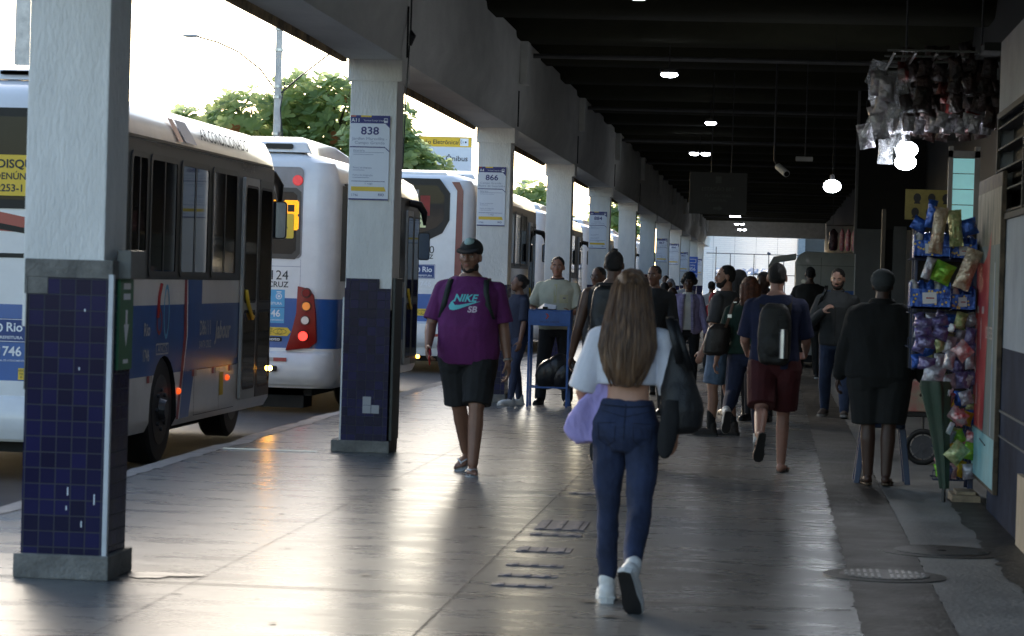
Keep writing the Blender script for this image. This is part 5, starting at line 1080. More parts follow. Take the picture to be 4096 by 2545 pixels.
def person(x,y,rz,lab,H=1.72,fem=False,w=1.0,belly=0,sk=(0.225,0.112,0.069),lean=0,twist=0,head=(0,0),legs=((5,3,5,0),(5,3,5,0)),arms=((5,8,10,0),(5,8,10,0)),
           vox=.009,shoe='sneaker',zoff=0,face=True,grp=None,curl=35,neck=1.0,hipz=None,arml=1.0,seedp=0):
    F=Fig(); s=H/1.75; F.s=s; root=empty('person',(x,y,zoff),R(rz),lab,'person',grp); F.root=root; root.scale=(s,s,s)
    F.skin=skin(sk); F.fem=fem; F.w=w; F.belly=belly; F.vox=vox/s
    # --- legs
    hips={}; J={}
    zmin=9
    for sx,(fl,ab,kn,fp) in zip((-1,1),legs):
        hip=Vector((sx*(.092 if not fem else .095)*w**.5,0,.90)); th=Vector((sx*math.sin(R(ab)),math.sin(R(fl)),-math.cos(R(fl))*math.cos(R(ab)))).normalized()
        knee=hip+th*.42; a=R(fl-kn); sh=Vector((sx*math.sin(R(ab))*.5,math.sin(a),-math.cos(a))).normalized(); ank=knee+sh*.405
        fd=Vector((sx*.14,math.cos(R(fp)),-math.sin(R(fp)))).normalized(); fx=fd.cross(Vector((0,0,1))).normalized(); fu=fx.cross(fd)
        FM=Matrix(((fx.x,fd.x,fu.x,ank.x),(fx.y,fd.y,fu.y,ank.y),(fx.z,fd.z,fu.z,ank.z),(0,0,0,1)))
        J[sx]=(hip,knee,ank,FM); zmin=min(zmin,(FM@Vector((0,-.06,-.085))).z,(FM@Vector((0,.19,-.085))).z)
    dz=Vector((0,0,-zmin)); 
    for sx in (-1,1):
        h,k,a,FM=J[sx]; FM=Matrix.Translation(dz)@FM; J[sx]=(h+dz,k+dz,a+dz,FM)
    F.J=J; T=Matrix.Translation(dz)@Matrix.Translation((0,0,.9))@Euler((R(-lean),0,R(twist))).to_matrix().to_4x4()@Matrix.Translation((0,0,-.9)); F.T=T
    F.Tp=Matrix.Translation(dz)
    A={}
    for sx,(fl,ab,el,tw) in zip((-1,1),arms):
        sw=(.172 if fem else .192)*(.5+.5*w)
        sho=Vector((sx*sw,-.005,1.375)); d=Vector((sx*math.sin(R(ab)),math.sin(R(fl))*math.cos(R(ab)),-math.cos(R(fl))*math.cos(R(ab)))).normalized()
        elb=sho+d*.29*arml; t=Vector((-sx*math.sin(R(tw)),math.cos(R(tw)),0)); 
        t=(t-d*t.dot(d)); t=t.normalized() if t.length>1e-3 else Vector((0,0,1)); fd=(d*math.cos(R(el))+t*math.sin(R(el))).normalized(); wr=elb+fd*.25*arml
        A[sx]=[T@sho,T@elb,T@wr,(T.to_3x3()@fd).normalized(),sx]
    F.A=A
    # --- body
    mb=MB(); prof=torso_prof(fem,w*.98,belly,-.006); loftprof(mb,prof,T,.80,1.495)
    k=w**.6*(.95 if fem else 1)
    for sx in (-1,1):
        h,kn,a,FM=J[sx]; mb.capsule(h+Vector((0,-.005,-.02)),kn,.085*k,.053*k); mid=kn.lerp(a,.32)+Vector((0,-.012,0)); mb.capsule(kn,mid,.05*k,.053*k); mb.capsule(mid,a,.052*k,.036*k)
        if shoe=='sandal':
            mb.sphere(FM@Vector((0,-.015,-.045)),(.036,.045,.038),FM.to_3x3().to_4x4()); mb.sphere(FM@Vector((0,.07,-.05)),(.038,.09,.026),FM.to_3x3().to_4x4()); mb.sphere(FM@Vector((0,.13,-.056)),(.044,.05,.017),FM.to_3x3().to_4x4())
            for q in range(5): xx=(-.032+.0155*q)*sx*-1; yy=.19-.006*q-.002*q*q; mb.capsule(FM@Vector((xx,.13,-.06)),FM@Vector((xx,yy-.005,-.064)),.0105 if q else .014,.0085 if q else .012,8)
        else: mb.capsule(FM@Vector((0,0,-.03)),FM@Vector((0,.12,-.05)),.038,.03)
    for sx in (-1,1):
        sh,el,wr,fd,_=A[sx]; mb.capsule(sh+(el-sh)*.02,sh.lerp(el,.4),.052*k,.047*k); mb.capsule(sh.lerp(el,.35),el,.046*k,.037*k); mb.capsule(el,el.lerp(wr,.35),.038*k,.038*k); mb.capsule(el.lerp(wr,.3),wr,.038*k,.026)
        mb.capsule(T@Vector((sx*.07,-.01,1.415)),sh,.042,.05)
    # head & neck
    nb=T@Vector((0,-.012,1.44)); hc=T@Vector((0,.012+.0*lean,1.61)); 
    HM=Matrix.Translation(hc)@T.to_3x3().to_4x4()@Euler((R(head[1]),0,R(head[0]))).to_matrix().to_4x4(); F.H=HM; hr=HM.to_3x3().to_4x4()
    mb.capsule(nb,HM@Vector((0,-.022,-.05)),.056*k*neck,.052*neck)
    def E_(c,r): mb.sphere(HM@Vector(c),r,hr,18,12)
    def C_(a,b,r0,r1): mb.capsule(HM@Vector(a),HM@Vector(b),r0,r1,8)
    E_((0,-.014,.035),(.075,.093,.088)); E_((0,.02,-.02),(.064,.068,.085)); E_((0,.04,-.075),(.044,.042,.036)); E_((0,.066,-.088),(.022,.018,.018))
    E_((0,.03,.0),(.068,.05,.05)); C_((-.034,.07,.028),(.034,.07,.028),.012,.012)
    C_((0,.082,.02),(0,.102,-.018),.0085,.013); 
    for q in (-1,1): E_((q*.012,.093,-.024),(.01,.011,.008)); E_((q*.042,.055,-.012),(.02,.022,.02)); E_((q*.077,-.006,-.005),(.011,.018,.031))
    E_((0,.082,-.05),(.024,.012,.008)); E_((0,.08,-.061),(.021,.012,.008))
    # hands
    for sx in (-1,1):
        sh,el,wr,fd,_=A[sx]; inn=Vector((-sx,0,0)); inn=T.to_3x3()@inn; inn=(inn-fd*inn.dot(fd)).normalized() if (inn-fd*inn.dot(fd)).length>.05 else Vector((0,0,1)); th=fd.cross(inn).normalized()
        if th.dot(T.to_3x3()@Vector((0,1,0)))<0 and abs(fd.z)>.5: th=-th
        if abs(fd.z)<=.5 and th.z<0: th=-th
        # fd along the hand, th = thumb side, inn = palm normal
        HMx=Matrix(((th.x,fd.x,inn.x,wr.x),(th.y,fd.y,inn.y,wr.y),(th.z,fd.z,inn.z,wr.z),(0,0,0,1))); A[sx].append(HMx)
        P=lambda a,b,c:HMx@Vector((a,b,c))
        mb.sphere(P(0,.045,.0),(.04,.052,.017),HMx.to_3x3().to_4x4(),12,8)
        for q in range(4):
            xx=.03-.02*q; L_=[.04,.045,.042,.033][q]; p=P(xx,.082-.003*abs(q-1),0); c=0
            for sgm in range(3):
                c+=R(curl*(.6+.25*sgm)+4*q); l2=L_*(1,.62,.5)[sgm]; dvec=fd*math.cos(c)+inn*math.sin(c); nx=p+dvec*l2; mb.capsule(p,nx,.0095-.001*sgm,.009-.001*sgm,8); p=nx
        p=P(.03,.02,.005); 
        for sgm,(l2,an) in enumerate(((.035,.75),(.03,.45),(.022,.25))): dvec=(fd*math.cos(an)+th*math.sin(an)+inn*(.25+.2*sgm)).normalized(); nx=p+dvec*l2; mb.capsule(p,nx,.0125-.0015*sgm,.011-.0015*sgm,8); p=nx
    F.body=remesh(mb,'body',F.vox,F.skin,root,smooth=2)
    if face:
        W=mat('eye_white',(.55,.5,.47),.25,var=.02); DK=mat('iris_dark',(.02,.012,.01),.15,var=.05); BR=mat('brow_dark',(.02,.014,.01),.8)
        for q in (-1,1):
            mb=MB().use(W); mb.sphere(HM@Vector((q*.031,.0735,.008)),(.0135,.009,.0065),hr,10,7); mb.use(DK); mb.sphere(HM@Vector((q*.031,.0775,.008)),(.0062,.0065,.0062),hr,8,6); mb.build('eye',None,root,smooth=True)
            mb=MB(); mb.tube([HM@Vector((q*.013,.084,.028)),HM@Vector((q*.032,.083,.034)),HM@Vector((q*.05,.072,.028))],[.004,.005,.003],6); mb.build('eyebrow',BR,root,smooth=True)
        mb=MB(); mb.sphere(HM@Vector((0,.089,-.0515)),(.022,.006,.0045),hr,10,6); mb.sphere(HM@Vector((0,.088,-.06)),(.018,.006,.005),hr,10,6); mb.build('lips',mat('lips_%d'%int(sk[0]*1000),tuple(min(1,c*k_) for c,k_ in zip(sk,(1.1,.75,.8))),.45),root,smooth=True)
    return F
def shirt(F,m,name='shirt',infl=.018,hem=.86,top=1.468,sl=.62,slr=.07,flare=0,fold=.011,sleeveless=False,vox=None,neckcut=True,zoff=0):
    mb=MB(); prof=torso_prof(F.fem,F.w,F.belly,infl); loftprof(mb,prof,F.T,hem,top,flare=flare)
    if not sleeveless:
        for sx in (-1,1):
            sh,el,wr,fd=F.A[sx][:4]; mb.capsule(F.T@Vector((sx*.08,-.01,1.395)),sh,.05+infl*.3,.056+infl*.3)
            if sl<=1: slr=slr*.95; e=sh.lerp(el,sl); mb.cyl(sh,e,.054+infl*.3,slr); mb.capsule(sh,sh.lerp(el,.3),.056+infl*.3,.056+infl*.3)
            else: mb.capsule(sh,el,.057+infl*.3,.05+infl*.4); mb.capsule(el,el.lerp(wr,min(1,sl-1)),.052+infl*.4,.038+infl*.4)
    return remesh(mb,name,vox or F.vox*1.1,m,F.root,smooth=3,fold=fold)
def pants(F,m,name='trousers',infl=.012,top=.98,to=2.0,r0=.095,r1=.06,r2=.045,fold=.005,bag=0):
    mb=MB(); prof=torso_prof(F.fem,F.w,F.belly*.6,infl); loftprof(mb,prof,F.Tp@Matrix.Identity(4) if False else F.T,.80,top); k=F.w**.6
    for sx in (-1,1):
        h,kn,a,FM=F.J[sx]; h=h+Vector((0,-.005,-.02))
        if to<=1: mb.capsule(h,h.lerp(kn,.2),r0*k+infl,r0*k+infl); mb.cyl(h,h.lerp(kn,to),r0*k+infl,r1*k+bag)
        else:
            mb.capsule(h,kn,r0*k+infl*.5,r1*k+infl*.5); mid=kn.lerp(a,.35)+Vector((0,-.008,0)); mb.capsule(kn,mid,r1*k+infl*.5,r1*k+infl*.4); mb.capsule(mid,kn.lerp(a,to-1),r1*k+infl*.3,r2*k+bag)
    return remesh(mb,name,F.vox*1.1,m,F.root,smooth=3,fold=fold,ff=(10,10,7))
def shoes(F,m,sole,hi=False,socks=None,k=1.0):
    for sx in (-1,1):
        h,kn,a,FM=F.J[sx]; FM=FM@Matrix.Translation((0,.0,-.088))@Matrix.Scale(k,4)@Matrix.Translation((0,0,.088)); r=FM.to_3x3().to_4x4(); mb=MB(); mb.sphere(FM@Vector((0,-.02,-.035)),(.043,.05,.045),r); mb.sphere(FM@Vector((0,.06,-.04)),(.045,.11,.036),r); mb.sphere(FM@Vector((0,.135,-.05)),(.046,.06,.03),r); mb.capsule(FM@Vector((0,-.01,-.02)),FM@Vector((0,-.015,.025 if not hi else .09)),.045,.046)
        mb.box(-.04,.04,-.06,.18,-.07,-.055,FM); o=remesh(mb,'shoe',F.vox*.9,m,F.root,smooth=2)
        mb=MB(); pts=[(.0,-.078),(.032,-.07),(.038,-.02),(.04,.06),(.05,.12),(.045,.17),(.02,.2),(-.015,.2),(-.042,.17),(-.048,.12),(-.038,.06),(-.036,-.02),(-.03,-.07)]; mb.prism(pts,.03,FM@Matrix.Translation((0,0,-.088))); mb.build('sole',sole,o,bevel=.004)
        mb=MB(); mb.prism([(p[0]*.93,p[1]*.96) for p in pts],.004,FM@Matrix.Translation((0,0,-.0925))); mb.build('tread',M_BLK,o)
        if socks: mb=MB(); mb.capsule(kn.lerp(a,.62),a,.05,.045); remesh(mb,'sock',F.vox,socks,F.root)
def sandals(F,m,strap):
    for sx in (-1,1):
        h,kn,a,FM=F.J[sx]; mb=MB(); pts=[(0,-.07),(.03,-.06),(.034,.0),(.036,.08),(.046,.14),(.04,.19),(.015,.21),(-.02,.205),(-.042,.18),(-.046,.13),(-.035,.06),(-.034,-.01),(-.028,-.06)]
        mb.prism(pts,.016,FM@Matrix.Translation((0,0,-.092))); o=mb.build('sandal',m,F.root,bevel=.003)
        mb=MB(); mb.tube([FM@Vector((-.042,.06,-.075)),FM@Vector((-.035,.09,-.035)),FM@Vector((.008*-sx,.15,-.035)),FM@Vector((.01*-sx,.165,-.075))],.006,6); mb.tube([FM@Vector((.042,.06,-.075)),FM@Vector((.035,.09,-.035)),FM@Vector((.008*-sx,.15,-.035))],.006,6); mb.build('strap',strap,o,smooth=True)
HB=mat('hair_black',(.012,.009,.008),.6,var=.3,scale=30,bump=.8,bscale=120)
def hair(F,style,m=HB,fine=.004):
    HM=F.H; hr=HM.to_3x3().to_4x4(); mb=MB(); P=lambda a,b,c:HM@Vector((a,b,c))
    if style=='short': mb.sphere(P(0,-.022,.048),(.08,.09,.083),hr,18,12); mb.sphere(P(0,-.045,.005),(.076,.062,.06),hr,18,12)
    elif style=='buzz': mb.sphere(P(0,-.02,.042),(.078,.091,.085),hr,18,12); mb.sphere(P(0,-.04,.0),(.074,.065,.055),hr,18,12)
    elif style=='afro':
        for c,r in (((0,-.03,.07),.105),((-.07,-.03,.03),.06),((.07,-.03,.03),.06),((0,.02,.1),.07),((0,-.08,.02),.07)): mb.sphere(P(*c),r)
        fine=.012
    elif style=='bun': mb.sphere(P(0,-.022,.048),(.082,.094,.085),hr,18,12); mb.sphere(P(0,-.05,.0),(.078,.066,.065),hr,18,12); mb.sphere(P(0,-.11,.05),.045)
    elif style=='mid':
        mb.sphere(P(0,-.022,.045),(.088,.1,.088),hr,18,12); 
        for q in range(7): t=R(-200+220*q/6+ -0); mb.capsule(P(.072*math.cos(t),-.03+.075*math.sin(t),.02),P(.08*math.cos(t)*1.05,-.045+.075*math.sin(t),-.2),.038,.03)
    return remesh(mb,'hair',F.vox*.9,m,F.root,smooth=1,fine=fine)
def backpack(F,m,sz=(.15,.09,.24),z=1.2,strap=None,y=-.2,strapm=None):
    mb=MB(); T=F.T; n=20; rings=[]
    for zz,k in ((-1,.7),(-.9,.95),(-.5,1.05),(0,1.05),(.5,1),(.85,.85),(1,.55)): rings.append([T@Vector((sz[0]*k*math.copysign(abs(math.cos(t))**.6,math.cos(t)),y+sz[1]*(k if math.sin(t)<0 else 1)*math.copysign(abs(math.sin(t))**.6,math.sin(t)),z+sz[2]*zz)) for t in [2*math.pi*q/n for q in range(n)]])
    mb.loft(rings); mb.sphere(T@Vector((0,y-sz[1]*.9,z-sz[2]*.35)),(sz[0]*.75,sz[1]*.4,sz[2]*.4)); bp=remesh(mb,'backpack',F.vox*1.1,m,F.root,smooth=3,fold=.006,ff=(12,12,12))
    mb=MB(); 
    w=F.w
    for sx in (-1,1): mb.strap([T@Vector((sx*.08,-.13,z-.08)),T@Vector((sx*.095*w,-.12,1.38)),T@Vector((sx*.1*w,-.05,1.455)),T@Vector((sx*.105*w,.05,1.445)),T@Vector((sx*.115*w,.115+F.belly*.3,1.36)),T@Vector((sx*.13*w,.135+F.belly*.5,1.22)),T@Vector((sx*.155*w,.09,1.1)),T@Vector((sx*.16*w,-.05,1.02))],.055,.014,T.to_3x3()@Vector((1,0,0)))
    mb.build('shoulder_strap',strapm or m,bp,smooth=True)
    return bp
CM=cloth
def back_print(F):
    from mathutils.bvhtree import BVHTree
    sh=[c for c in F.root.children if c.name.startswith('jeans')][0]; bvh=BVHTree.FromPolygons([v.co for v in sh.data.vertices],[tuple(p.vertices) for p in sh.data.polygons])
    ST=CM('seam_dark',(.01,.014,.035),.9)
    def pr(segs,name,w_=.0022):
        mb=MB()
        for pts in segs:
            out=[]
            for (a,b_) in zip(pts,pts[1:]):
                for k in range(6):
                    t=k/6; x=a[0]+(b_[0]-a[0])*t; z=a[1]+(b_[1]-a[1])*t; h=bvh.ray_cast(Vector((x,-1,z)),Vector((0,1,0)))
                    if h[0]: out.append(h[0]+Vector((0,-.002,0)))
            if len(out)>2: mb.tube(out,w_,5)
        if mb.v: mb.build(name,ST,sh,smooth=True)
    for sx in (-1,1): pr([[(sx*.045,.955),(sx*.14,.95),(sx*.135,.86),(sx*.09,.83),(sx*.05,.86),(sx*.045,.955)]],'pocket')
    pr([[(0,1.05),(0,.83)]],'centre_seam'); pr([[(-.15,1.02),(0,.985),(.15,1.02)]],'yoke_seam'); pr([[(-.16,1.045),(0,1.035),(.16,1.045)]],'waistband',.004)
# 1 ---- woman in the foreground, walking away
F=person(-.66,12.28,-3,'long haired woman in white crop top and blue jeans walking away in the foreground',H=1.56,fem=True,w=.91,sk=(0.525,0.275,0.175),lean=2,head=(0,0),
  legs=((8,0,3,0),(-17,0,28,54)),arms=((5,16,62,12),(2,14,35,20)),vox=.0065,face=False)
shirt(F,CM('white_cotton',(.7,.7,.76),.85,.05),infl=.028,hem=1.145,sl=.95,slr=.085,flare=.06,fold=.009)
pants(F,CM('jeans_blue',(.02,.032,.08),.85,.3,scale=5),name='jeans',infl=.012,top=1.065,r0=.092,r1=.06,r2=.048,fold=.013)
mb=MB(); 
for k in range(24):
    t=2*math.pi*k/24; t2=2*math.pi*(k+1)/24
pr=torso_prof(True,.98,0,.021)
ringz=lambda z,i=0:[F.T@Vector(((ring_at(pr,z)[1]+i)*math.cos(t),ring_at(pr,z)[3]+(ring_at(pr,z)[2]+i)*math.sin(t),z)) for t in [2*math.pi*q/32 for q in range(32)]]
shoes(F,CM('white_leather',(.72,.71,.68),.5,.06),mat('sole_white',(.6,.6,.58),.6),k=1.14)
back_print(F)
HW=bpy.data.materials.new('long_brown_hair'); HW.use_nodes=True
n=HW.node_tree.nodes; l=HW.node_tree.links; b=n['Principled BSDF']; tc=n.new('ShaderNodeTexCoord'); mp=n.new('ShaderNodeMapping'); mp.inputs['Scale'].default_value=(60,60,1.6); nz=n.new('ShaderNodeTexNoise'); nz.inputs['Scale'].default_value=1.0; nz.inputs['Detail'].default_value=5
rp=n.new('ShaderNodeValToRGB'); rp.color_ramp.elements[0].position=.35; rp.color_ramp.elements[1].position=.7; rp.color_ramp.elements[0].color=(.055,.029,.015,1); rp.color_ramp.elements[1].color=(.3,.165,.08,1)
l.new(tc.outputs['Object'],mp.inputs[0]); l.new(mp.outputs[0],nz.inputs[0]); l.new(nz.outputs[0],rp.inputs[0]); l.new(rp.outputs[0],b.inputs['Base Color']); b.inputs['Roughness'].default_value=.42; bp_=n.new('ShaderNodeBump'); bp_.inputs['Strength'].default_value=.8; bp_.inputs['Distance'].default_value=.01; l.new(nz.outputs[0],bp_.inputs['Height']); l.new(bp_.outputs[0],b.inputs['Normal']); b.inputs['Sheen Weight'].default_value=.25
tr=n.new('ShaderNodeBsdfTranslucent'); tr.inputs['Color'].default_value=(.6,.33,.14,1); ms=n.new('ShaderNodeMixShader'); ms.inputs[0].default_value=.3; out=[q for q in n if q.type=='OUTPUT_MATERIAL'][0]; l.new(b.outputs[0],ms.inputs[1]); l.new(tr.outputs[0],ms.inputs[2]); l.new(ms.outputs[0],out.inputs['Surface'])
HM=F.H; mb=MB(); hz=HM.translation.z
mb.sphere(HM@Vector((0,-.02,.045)),(.088,.102,.09),None,20,14)
rings=[]
for dz_,rx,ry,yo,xo in ((.10,.06,.07,-.02,0),(.05,.09,.1,-.025,0),(0,.102,.1,-.035,0),(-.08,.112,.09,-.055,-.002),(-.16,.122,.082,-.085,-.008),(-.25,.13,.07,-.115,-.014),(-.33,.12,.06,-.13,-.016),(-.39,.1,.05,-.14,-.014),(-.44,.075,.035,-.145,-.01),(-.475,.04,.02,-.145,-.005)):
    rings.append([HM@Vector((xo+rx*math.cos(t),yo+ry*math.sin(t),dz_)) for t in [2*math.pi*q/28 for q in range(28)]])
mb.loft(rings); hh=remesh(mb,'hair',.006,HW,F.root,smooth=2,fold=.012,ff=(26,26,1.5))
mb=MB(); rr_=random.Random(5)
for k in range(240):
    t=R(180+rr_.uniform(0,180)) if k%3 else R(rr_.choice((178,362))+rr_.uniform(-16,16)); pts=[]; e=rr_.uniform(-.5,-.36); wv=rr_.uniform(-.02,.02); ex=rr_.uniform(1.0,1.07)
    for dz_,rx,ry,yo in ((.09,.07,.075,-.022),(.04,.096,.105,-.028),(-.06,.113,.097,-.05),(-.16,.128,.088,-.085),(-.27,.138,.075,-.118),(-.35,.118,.06,-.132),(-.42,.09,.045,-.142),(-.48,.06,.03,-.146)):
        if dz_<e: break
        pts.append(HM@Vector((rx*ex*math.cos(t)+wv*max(0,-dz_)*2,yo+ry*ex*math.sin(t),dz_)))
    if len(pts)>2: mb.tube(pts,[.003]*(len(pts)-1)+[.001],4)
mb.build('hair_strands',HW,hh,smooth=True)
# tote and shoulder bag (held things are their own objects)
def sack(name,lab,cat,rings_,m,strap_pts=None,sw=.03,strapm=None,fold=.01,vox=.008,wd=(1,0,0)):
    mb=MB(); mb.loft(rings_); o=remesh(mb,name,vox,m,None,smooth=2,fold=fold,ff=(9,9,6)); tag(o,lab,cat)
    if strap_pts:
        mb=MB(); 
        for sp in strap_pts: mb.strap(sp,sw,.006,wd)
        mb.build('strap',strapm or m,o,smooth=True)
    return o
def er(cx,cy,z,rx,ry,rot=0,n=20,tilt=0):
    return [Vector((cx+rx*math.cos(t)*math.cos(rot)-ry*math.sin(t)*math.sin(rot),cy+rx*math.cos(t)*math.sin(rot)+ry*math.sin(t)*math.cos(rot),z+tilt*math.cos(t))) for t in [2*math.pi*q/n for q in range(n)]]
LIL=CM('lilac_canvas',(.45,.37,.72),.8,.12,scale=4)
mb=MB(); mb.prism([(-.745,1.09),(-.79,1.07),(-.825,1.0),(-.88,.93),(-.955,.815),(-.945,.79),(-.88,.752),(-.765,.758),(-.742,.8),(-.735,.95)],.07,FB(0,12.34,0)); tb=remesh(mb,'tote_bag',.007,LIL,None,smooth=6,fold=.02,ff=(16,16,7)); tag(tb,'soft lilac tote bag hanging from the left arm of the long haired woman','tote bag')
mb=MB(); mb.strap([(-.78,12.3,1.06),(-.79,12.32,1.13),(-.78,12.4,1.16),(-.76,12.42,1.08)],.03,.006,(1,0,0)); mb.build('strap',LIL,tb,smooth=True)
BKB=CM('black_bag',(.008,.008,.009),.5,.2)
sack('shoulder_bag','big soft black shoulder bag on the right side of the foreground woman','shoulder bag',[er(-.40,12.22,.81,.05,.03,0),er(-.40,12.22,.84,.085,.055,0),er(-.405,12.22,.92,.103,.065,0),er(-.42,12.23,1.02,.088,.06,0),er(-.43,12.24,1.11,.06,.045,0),er(-.43,12.25,1.2,.03,.03,0)],BKB,[[(-.42,12.16,1.13),(-.45,12.13,1.25),(-.475,12.17,1.335),(-.475,12.28,1.34),(-.45,12.36,1.24)],[(-.37,12.18,1.1),(-.41,12.15,1.22),(-.455,12.18,1.325),(-.455,12.28,1.33),(-.42,12.36,1.2)]],.035,fold=.012)
mb=MB(); mb.loft([er(-.46-.1*(.86-z),12.16,z,rx,.025) for z,rx in ((.7,.012),(.73,.03),(.8,.038),(.88,.04),(.96,.03))]); o=remesh(mb,'folded_jacket',.008,CM('jacket_black',(.012,.012,.013),.9,.2),None,fold=.012); tag(o,'black jacket end hanging below the shoulder bag of the foreground woman','jacket')

# 2 ---- man in purple shirt
F=person(-2.31,20.1,176,'man in purple printed t-shirt, dark cap and flip-flops walking this way',H=1.80,w=1.18,belly=.06,sk=(0.250,0.125,0.081),head=(-8,-2),legs=((14,-1,6,0),(-12,-4,24,24)),arms=((-4,10,12,0),(8,14,46,20)),shoe='sandal',vox=.0062,curl=30)
PUR=CM('purple_cotton',(.12,.014,.11),.85,.12); shirt(F,PUR,infl=.02,hem=.82,sl=.85,slr=.083,flare=.1,fold=.009)
pants(F,CM('black_shorts',(.007,.007,.008),.8,.2),name='shorts',infl=.02,top=.97,to=.92,r0=.1,r1=.088,bag=.012,fold=.008)
sandals(F,mat('sandal_grey',(.4,.42,.44),.6),mat('sandal_white',(.7,.7,.72),.5))
HM=F.H; hr=HM.to_3x3().to_4x4(); hair(F,'buzz',fine=.001)
mb=MB(); mb.sphere(HM@Vector((0,-.02,.062)),(.088,.1,.08),hr,20,12); c=remesh(mb,'cap',.007,CM('cap_black',(.015,.015,.016),.8,.15),F.root)
mb=MB(); mb.prism([(.07*math.cos(t),.055+.085*math.sin(t)) for t in [math.pi*q/12 for q in range(13)]]+[(-.07,.03),(.07,.03)],.01,HM@Matrix.Translation((0,.01,.066))@Matrix.Rotation(R(-14),4,'X')@Matrix.Scale(1.15,4)); mb.build('brim',CM('cap_black',(.015,.015,.016)),c,bevel=.003)
mb=MB(); 
for a in range(1): mb.sphere(HM@Vector((0,.026,.108)),(.042,.048,.04),hr,14,10)
mb.build('front_panel',CM('cap_aqua',(.35,.5,.5),.8),c,smooth=True)
mb=MB(); mb.sphere(HM@Vector((0,.045,-.09)),(.046,.038,.026),hr,14,9); mb.sphere(HM@Vector((0,.084,-.041)),(.024,.008,.004),hr); mb.sphere(HM@Vector((.05,.012,-.068)),(.016,.04,.034),hr); mb.sphere(HM@Vector((-.05,.012,-.068)),(.016,.04,.034),hr); b_=remesh(mb,'beard',.006,mat('beard_dark',(.025,.016,.012),.85),F.root,smooth=2,fine=.002)
# shirt print, projected on the chest
def chest_print(F,geo,m,name='shirt_print',parent=None):
    sh=[c for c in F.root.children if c.name.startswith('shirt')][0]; from mathutils.bvhtree import BVHTree
    bvh=BVHTree.FromPolygons([v.co for v in sh.data.vertices],[tuple(p.vertices) for p in sh.data.polygons]); Ti=F.T
    me=geo.mesh('p'); bm=bmesh.new(); bm.from_mesh(me); bmesh.ops.triangulate(bm,faces=bm.faces); bmesh.ops.subdivide_edges(bm,edges=[e for e in bm.edges if e.calc_length()>.02],cuts=2); 
    for v in bm.verts:
        h=bvh.ray_cast(Vector((v.co.x,1,v.co.z)),Vector((0,-1,0)))
        if h[0]: v.co=h[0]+Vector((0,.004,0))
    bm.to_mesh(me); bm.free(); me.materials.clear(); me.materials.append(m); o=bpy.data.objects.new(name,me); COL.objects.link(o); o.parent=sh; return o
PM=frame((0.0,.3,1.28),(-1,0,0),(0,0,1)); AQ=mat('print_aqua',(.13,.55,.6),.7,var=.05); 
g=MB(); text(g,'NIKE',PM@Matrix.Translation((.0,.02,0)),.075,.03,sx=1.05,shear=.3); 
sw=[(-.115,-.005),(-.128,-.03),(-.125,-.055),(-.1,-.068),(-.06,-.06),(.0,-.035),(.115,.003),(.0,-.022),(-.05,-.033),(-.085,-.03),(-.098,-.015),(-.085,.012)]
g2=[(-.085,.012),(-.112,-.012),(-.128,-.04),(-.118,-.064),(-.088,-.07),(-.05,-.06),(.02,-.033),(.115,.003),(.02,-.016),(-.05,-.03),(-.08,-.03),(-.094,-.012)]
flat(g,g2,PM,0); chest_print(F,g,AQ); g=MB(); text(g,'SB',PM@Matrix.Translation((.055,-.062,0)),.062,.03,sx=1.1,shear=.2); chest_print(F,g,mat('print_pink',(.6,.5,.6),.7,var=.05))
mb=MB(); 
for sx in (-1,1): mb=MB(); mb.strap([F.T@Vector((sx*.13,-.1,1.36)),F.T@Vector((sx*.132,-.03,1.455)),F.T@Vector((sx*.135,.06,1.44)),F.T@Vector((sx*.145,.125,1.36)),F.T@Vector((sx*.165,.14,1.26)),F.T@Vector((sx*.195,.1,1.16))],.04,.012,F.T.to_3x3()@Vector((1,0,0))); mb.build('bag_strap',mat('strap_dark',(.012,.02,.018),.7),F.root,smooth=True)

HX=F.A[1][5]; mb=MB(); mb.box(-.035,.035,.03,.16,.018,.027,HX); o=mb.build('phone',mat('phone_red',(.5,.015,.015),.3),None,bevel=.003); o.matrix_world=Matrix.Translation((-2.31,20.1,0))@Matrix.Rotation(R(176),4,'Z')@Matrix.Scale(F.s,4); tag(o,'small red phone in the right hand of the man in purple','phone')
HX=F.A[-1][5]; mb=MB(); pts=[HX@Vector((.033*math.cos(t),-.015,.028*math.sin(t))) for t in [2*math.pi*q/16 for q in range(17)]]; mb.tube(pts,.007,6); mb.sphere(HX@Vector((0,-.015,-.03)),(.018,.018,.008),HX.to_3x3().to_4x4()); mb.build('wristwatch',M_STEEL,F.root,smooth=True)

# 3 ---- dispatcher
F=person(-2.585,31.62,178,'dispatcher in a pale polo shirt standing behind the blue desk',H=1.78,w=1.08,belly=.03,sk=(0.375,0.188,0.125),legs=((2,6,3,0),(2,6,3,0)),arms=((14,18,78,25),(14,18,78,25)),vox=.0085)
POLO=CM('polo_cream',(.5,.49,.38),.8,.08); shirt(F,POLO,name='polo_shirt',infl=.024,hem=.88,sl=.85,slr=.083,fold=.008)
pants(F,CM('trousers_dark',(.012,.012,.016),.8,.15),infl=.014,top=.99,r0=.095,r1=.07,r2=.062); shoes(F,M_BLKP,M_BLK); hair(F,'short')
mb=MB(); pts=[F.T@Vector((.066*math.cos(t),-.008+.066*math.sin(t),1.475-.012*math.sin(t))) for t in [2*math.pi*q/20 for q in range(21)]]; mb.tube(pts,.017,8); mb.build('collar',CM('collar_dark',(.02,.02,.03)),F.root,smooth=True)
g=MB(); rect(g,.05,.15,1.2,1.3,frame((0,.3,0),(-1,0,0),(0,0,1)),0); 
for c in F.root.children:
    if c.name.startswith('polo_shirt'): c.name='shirt'
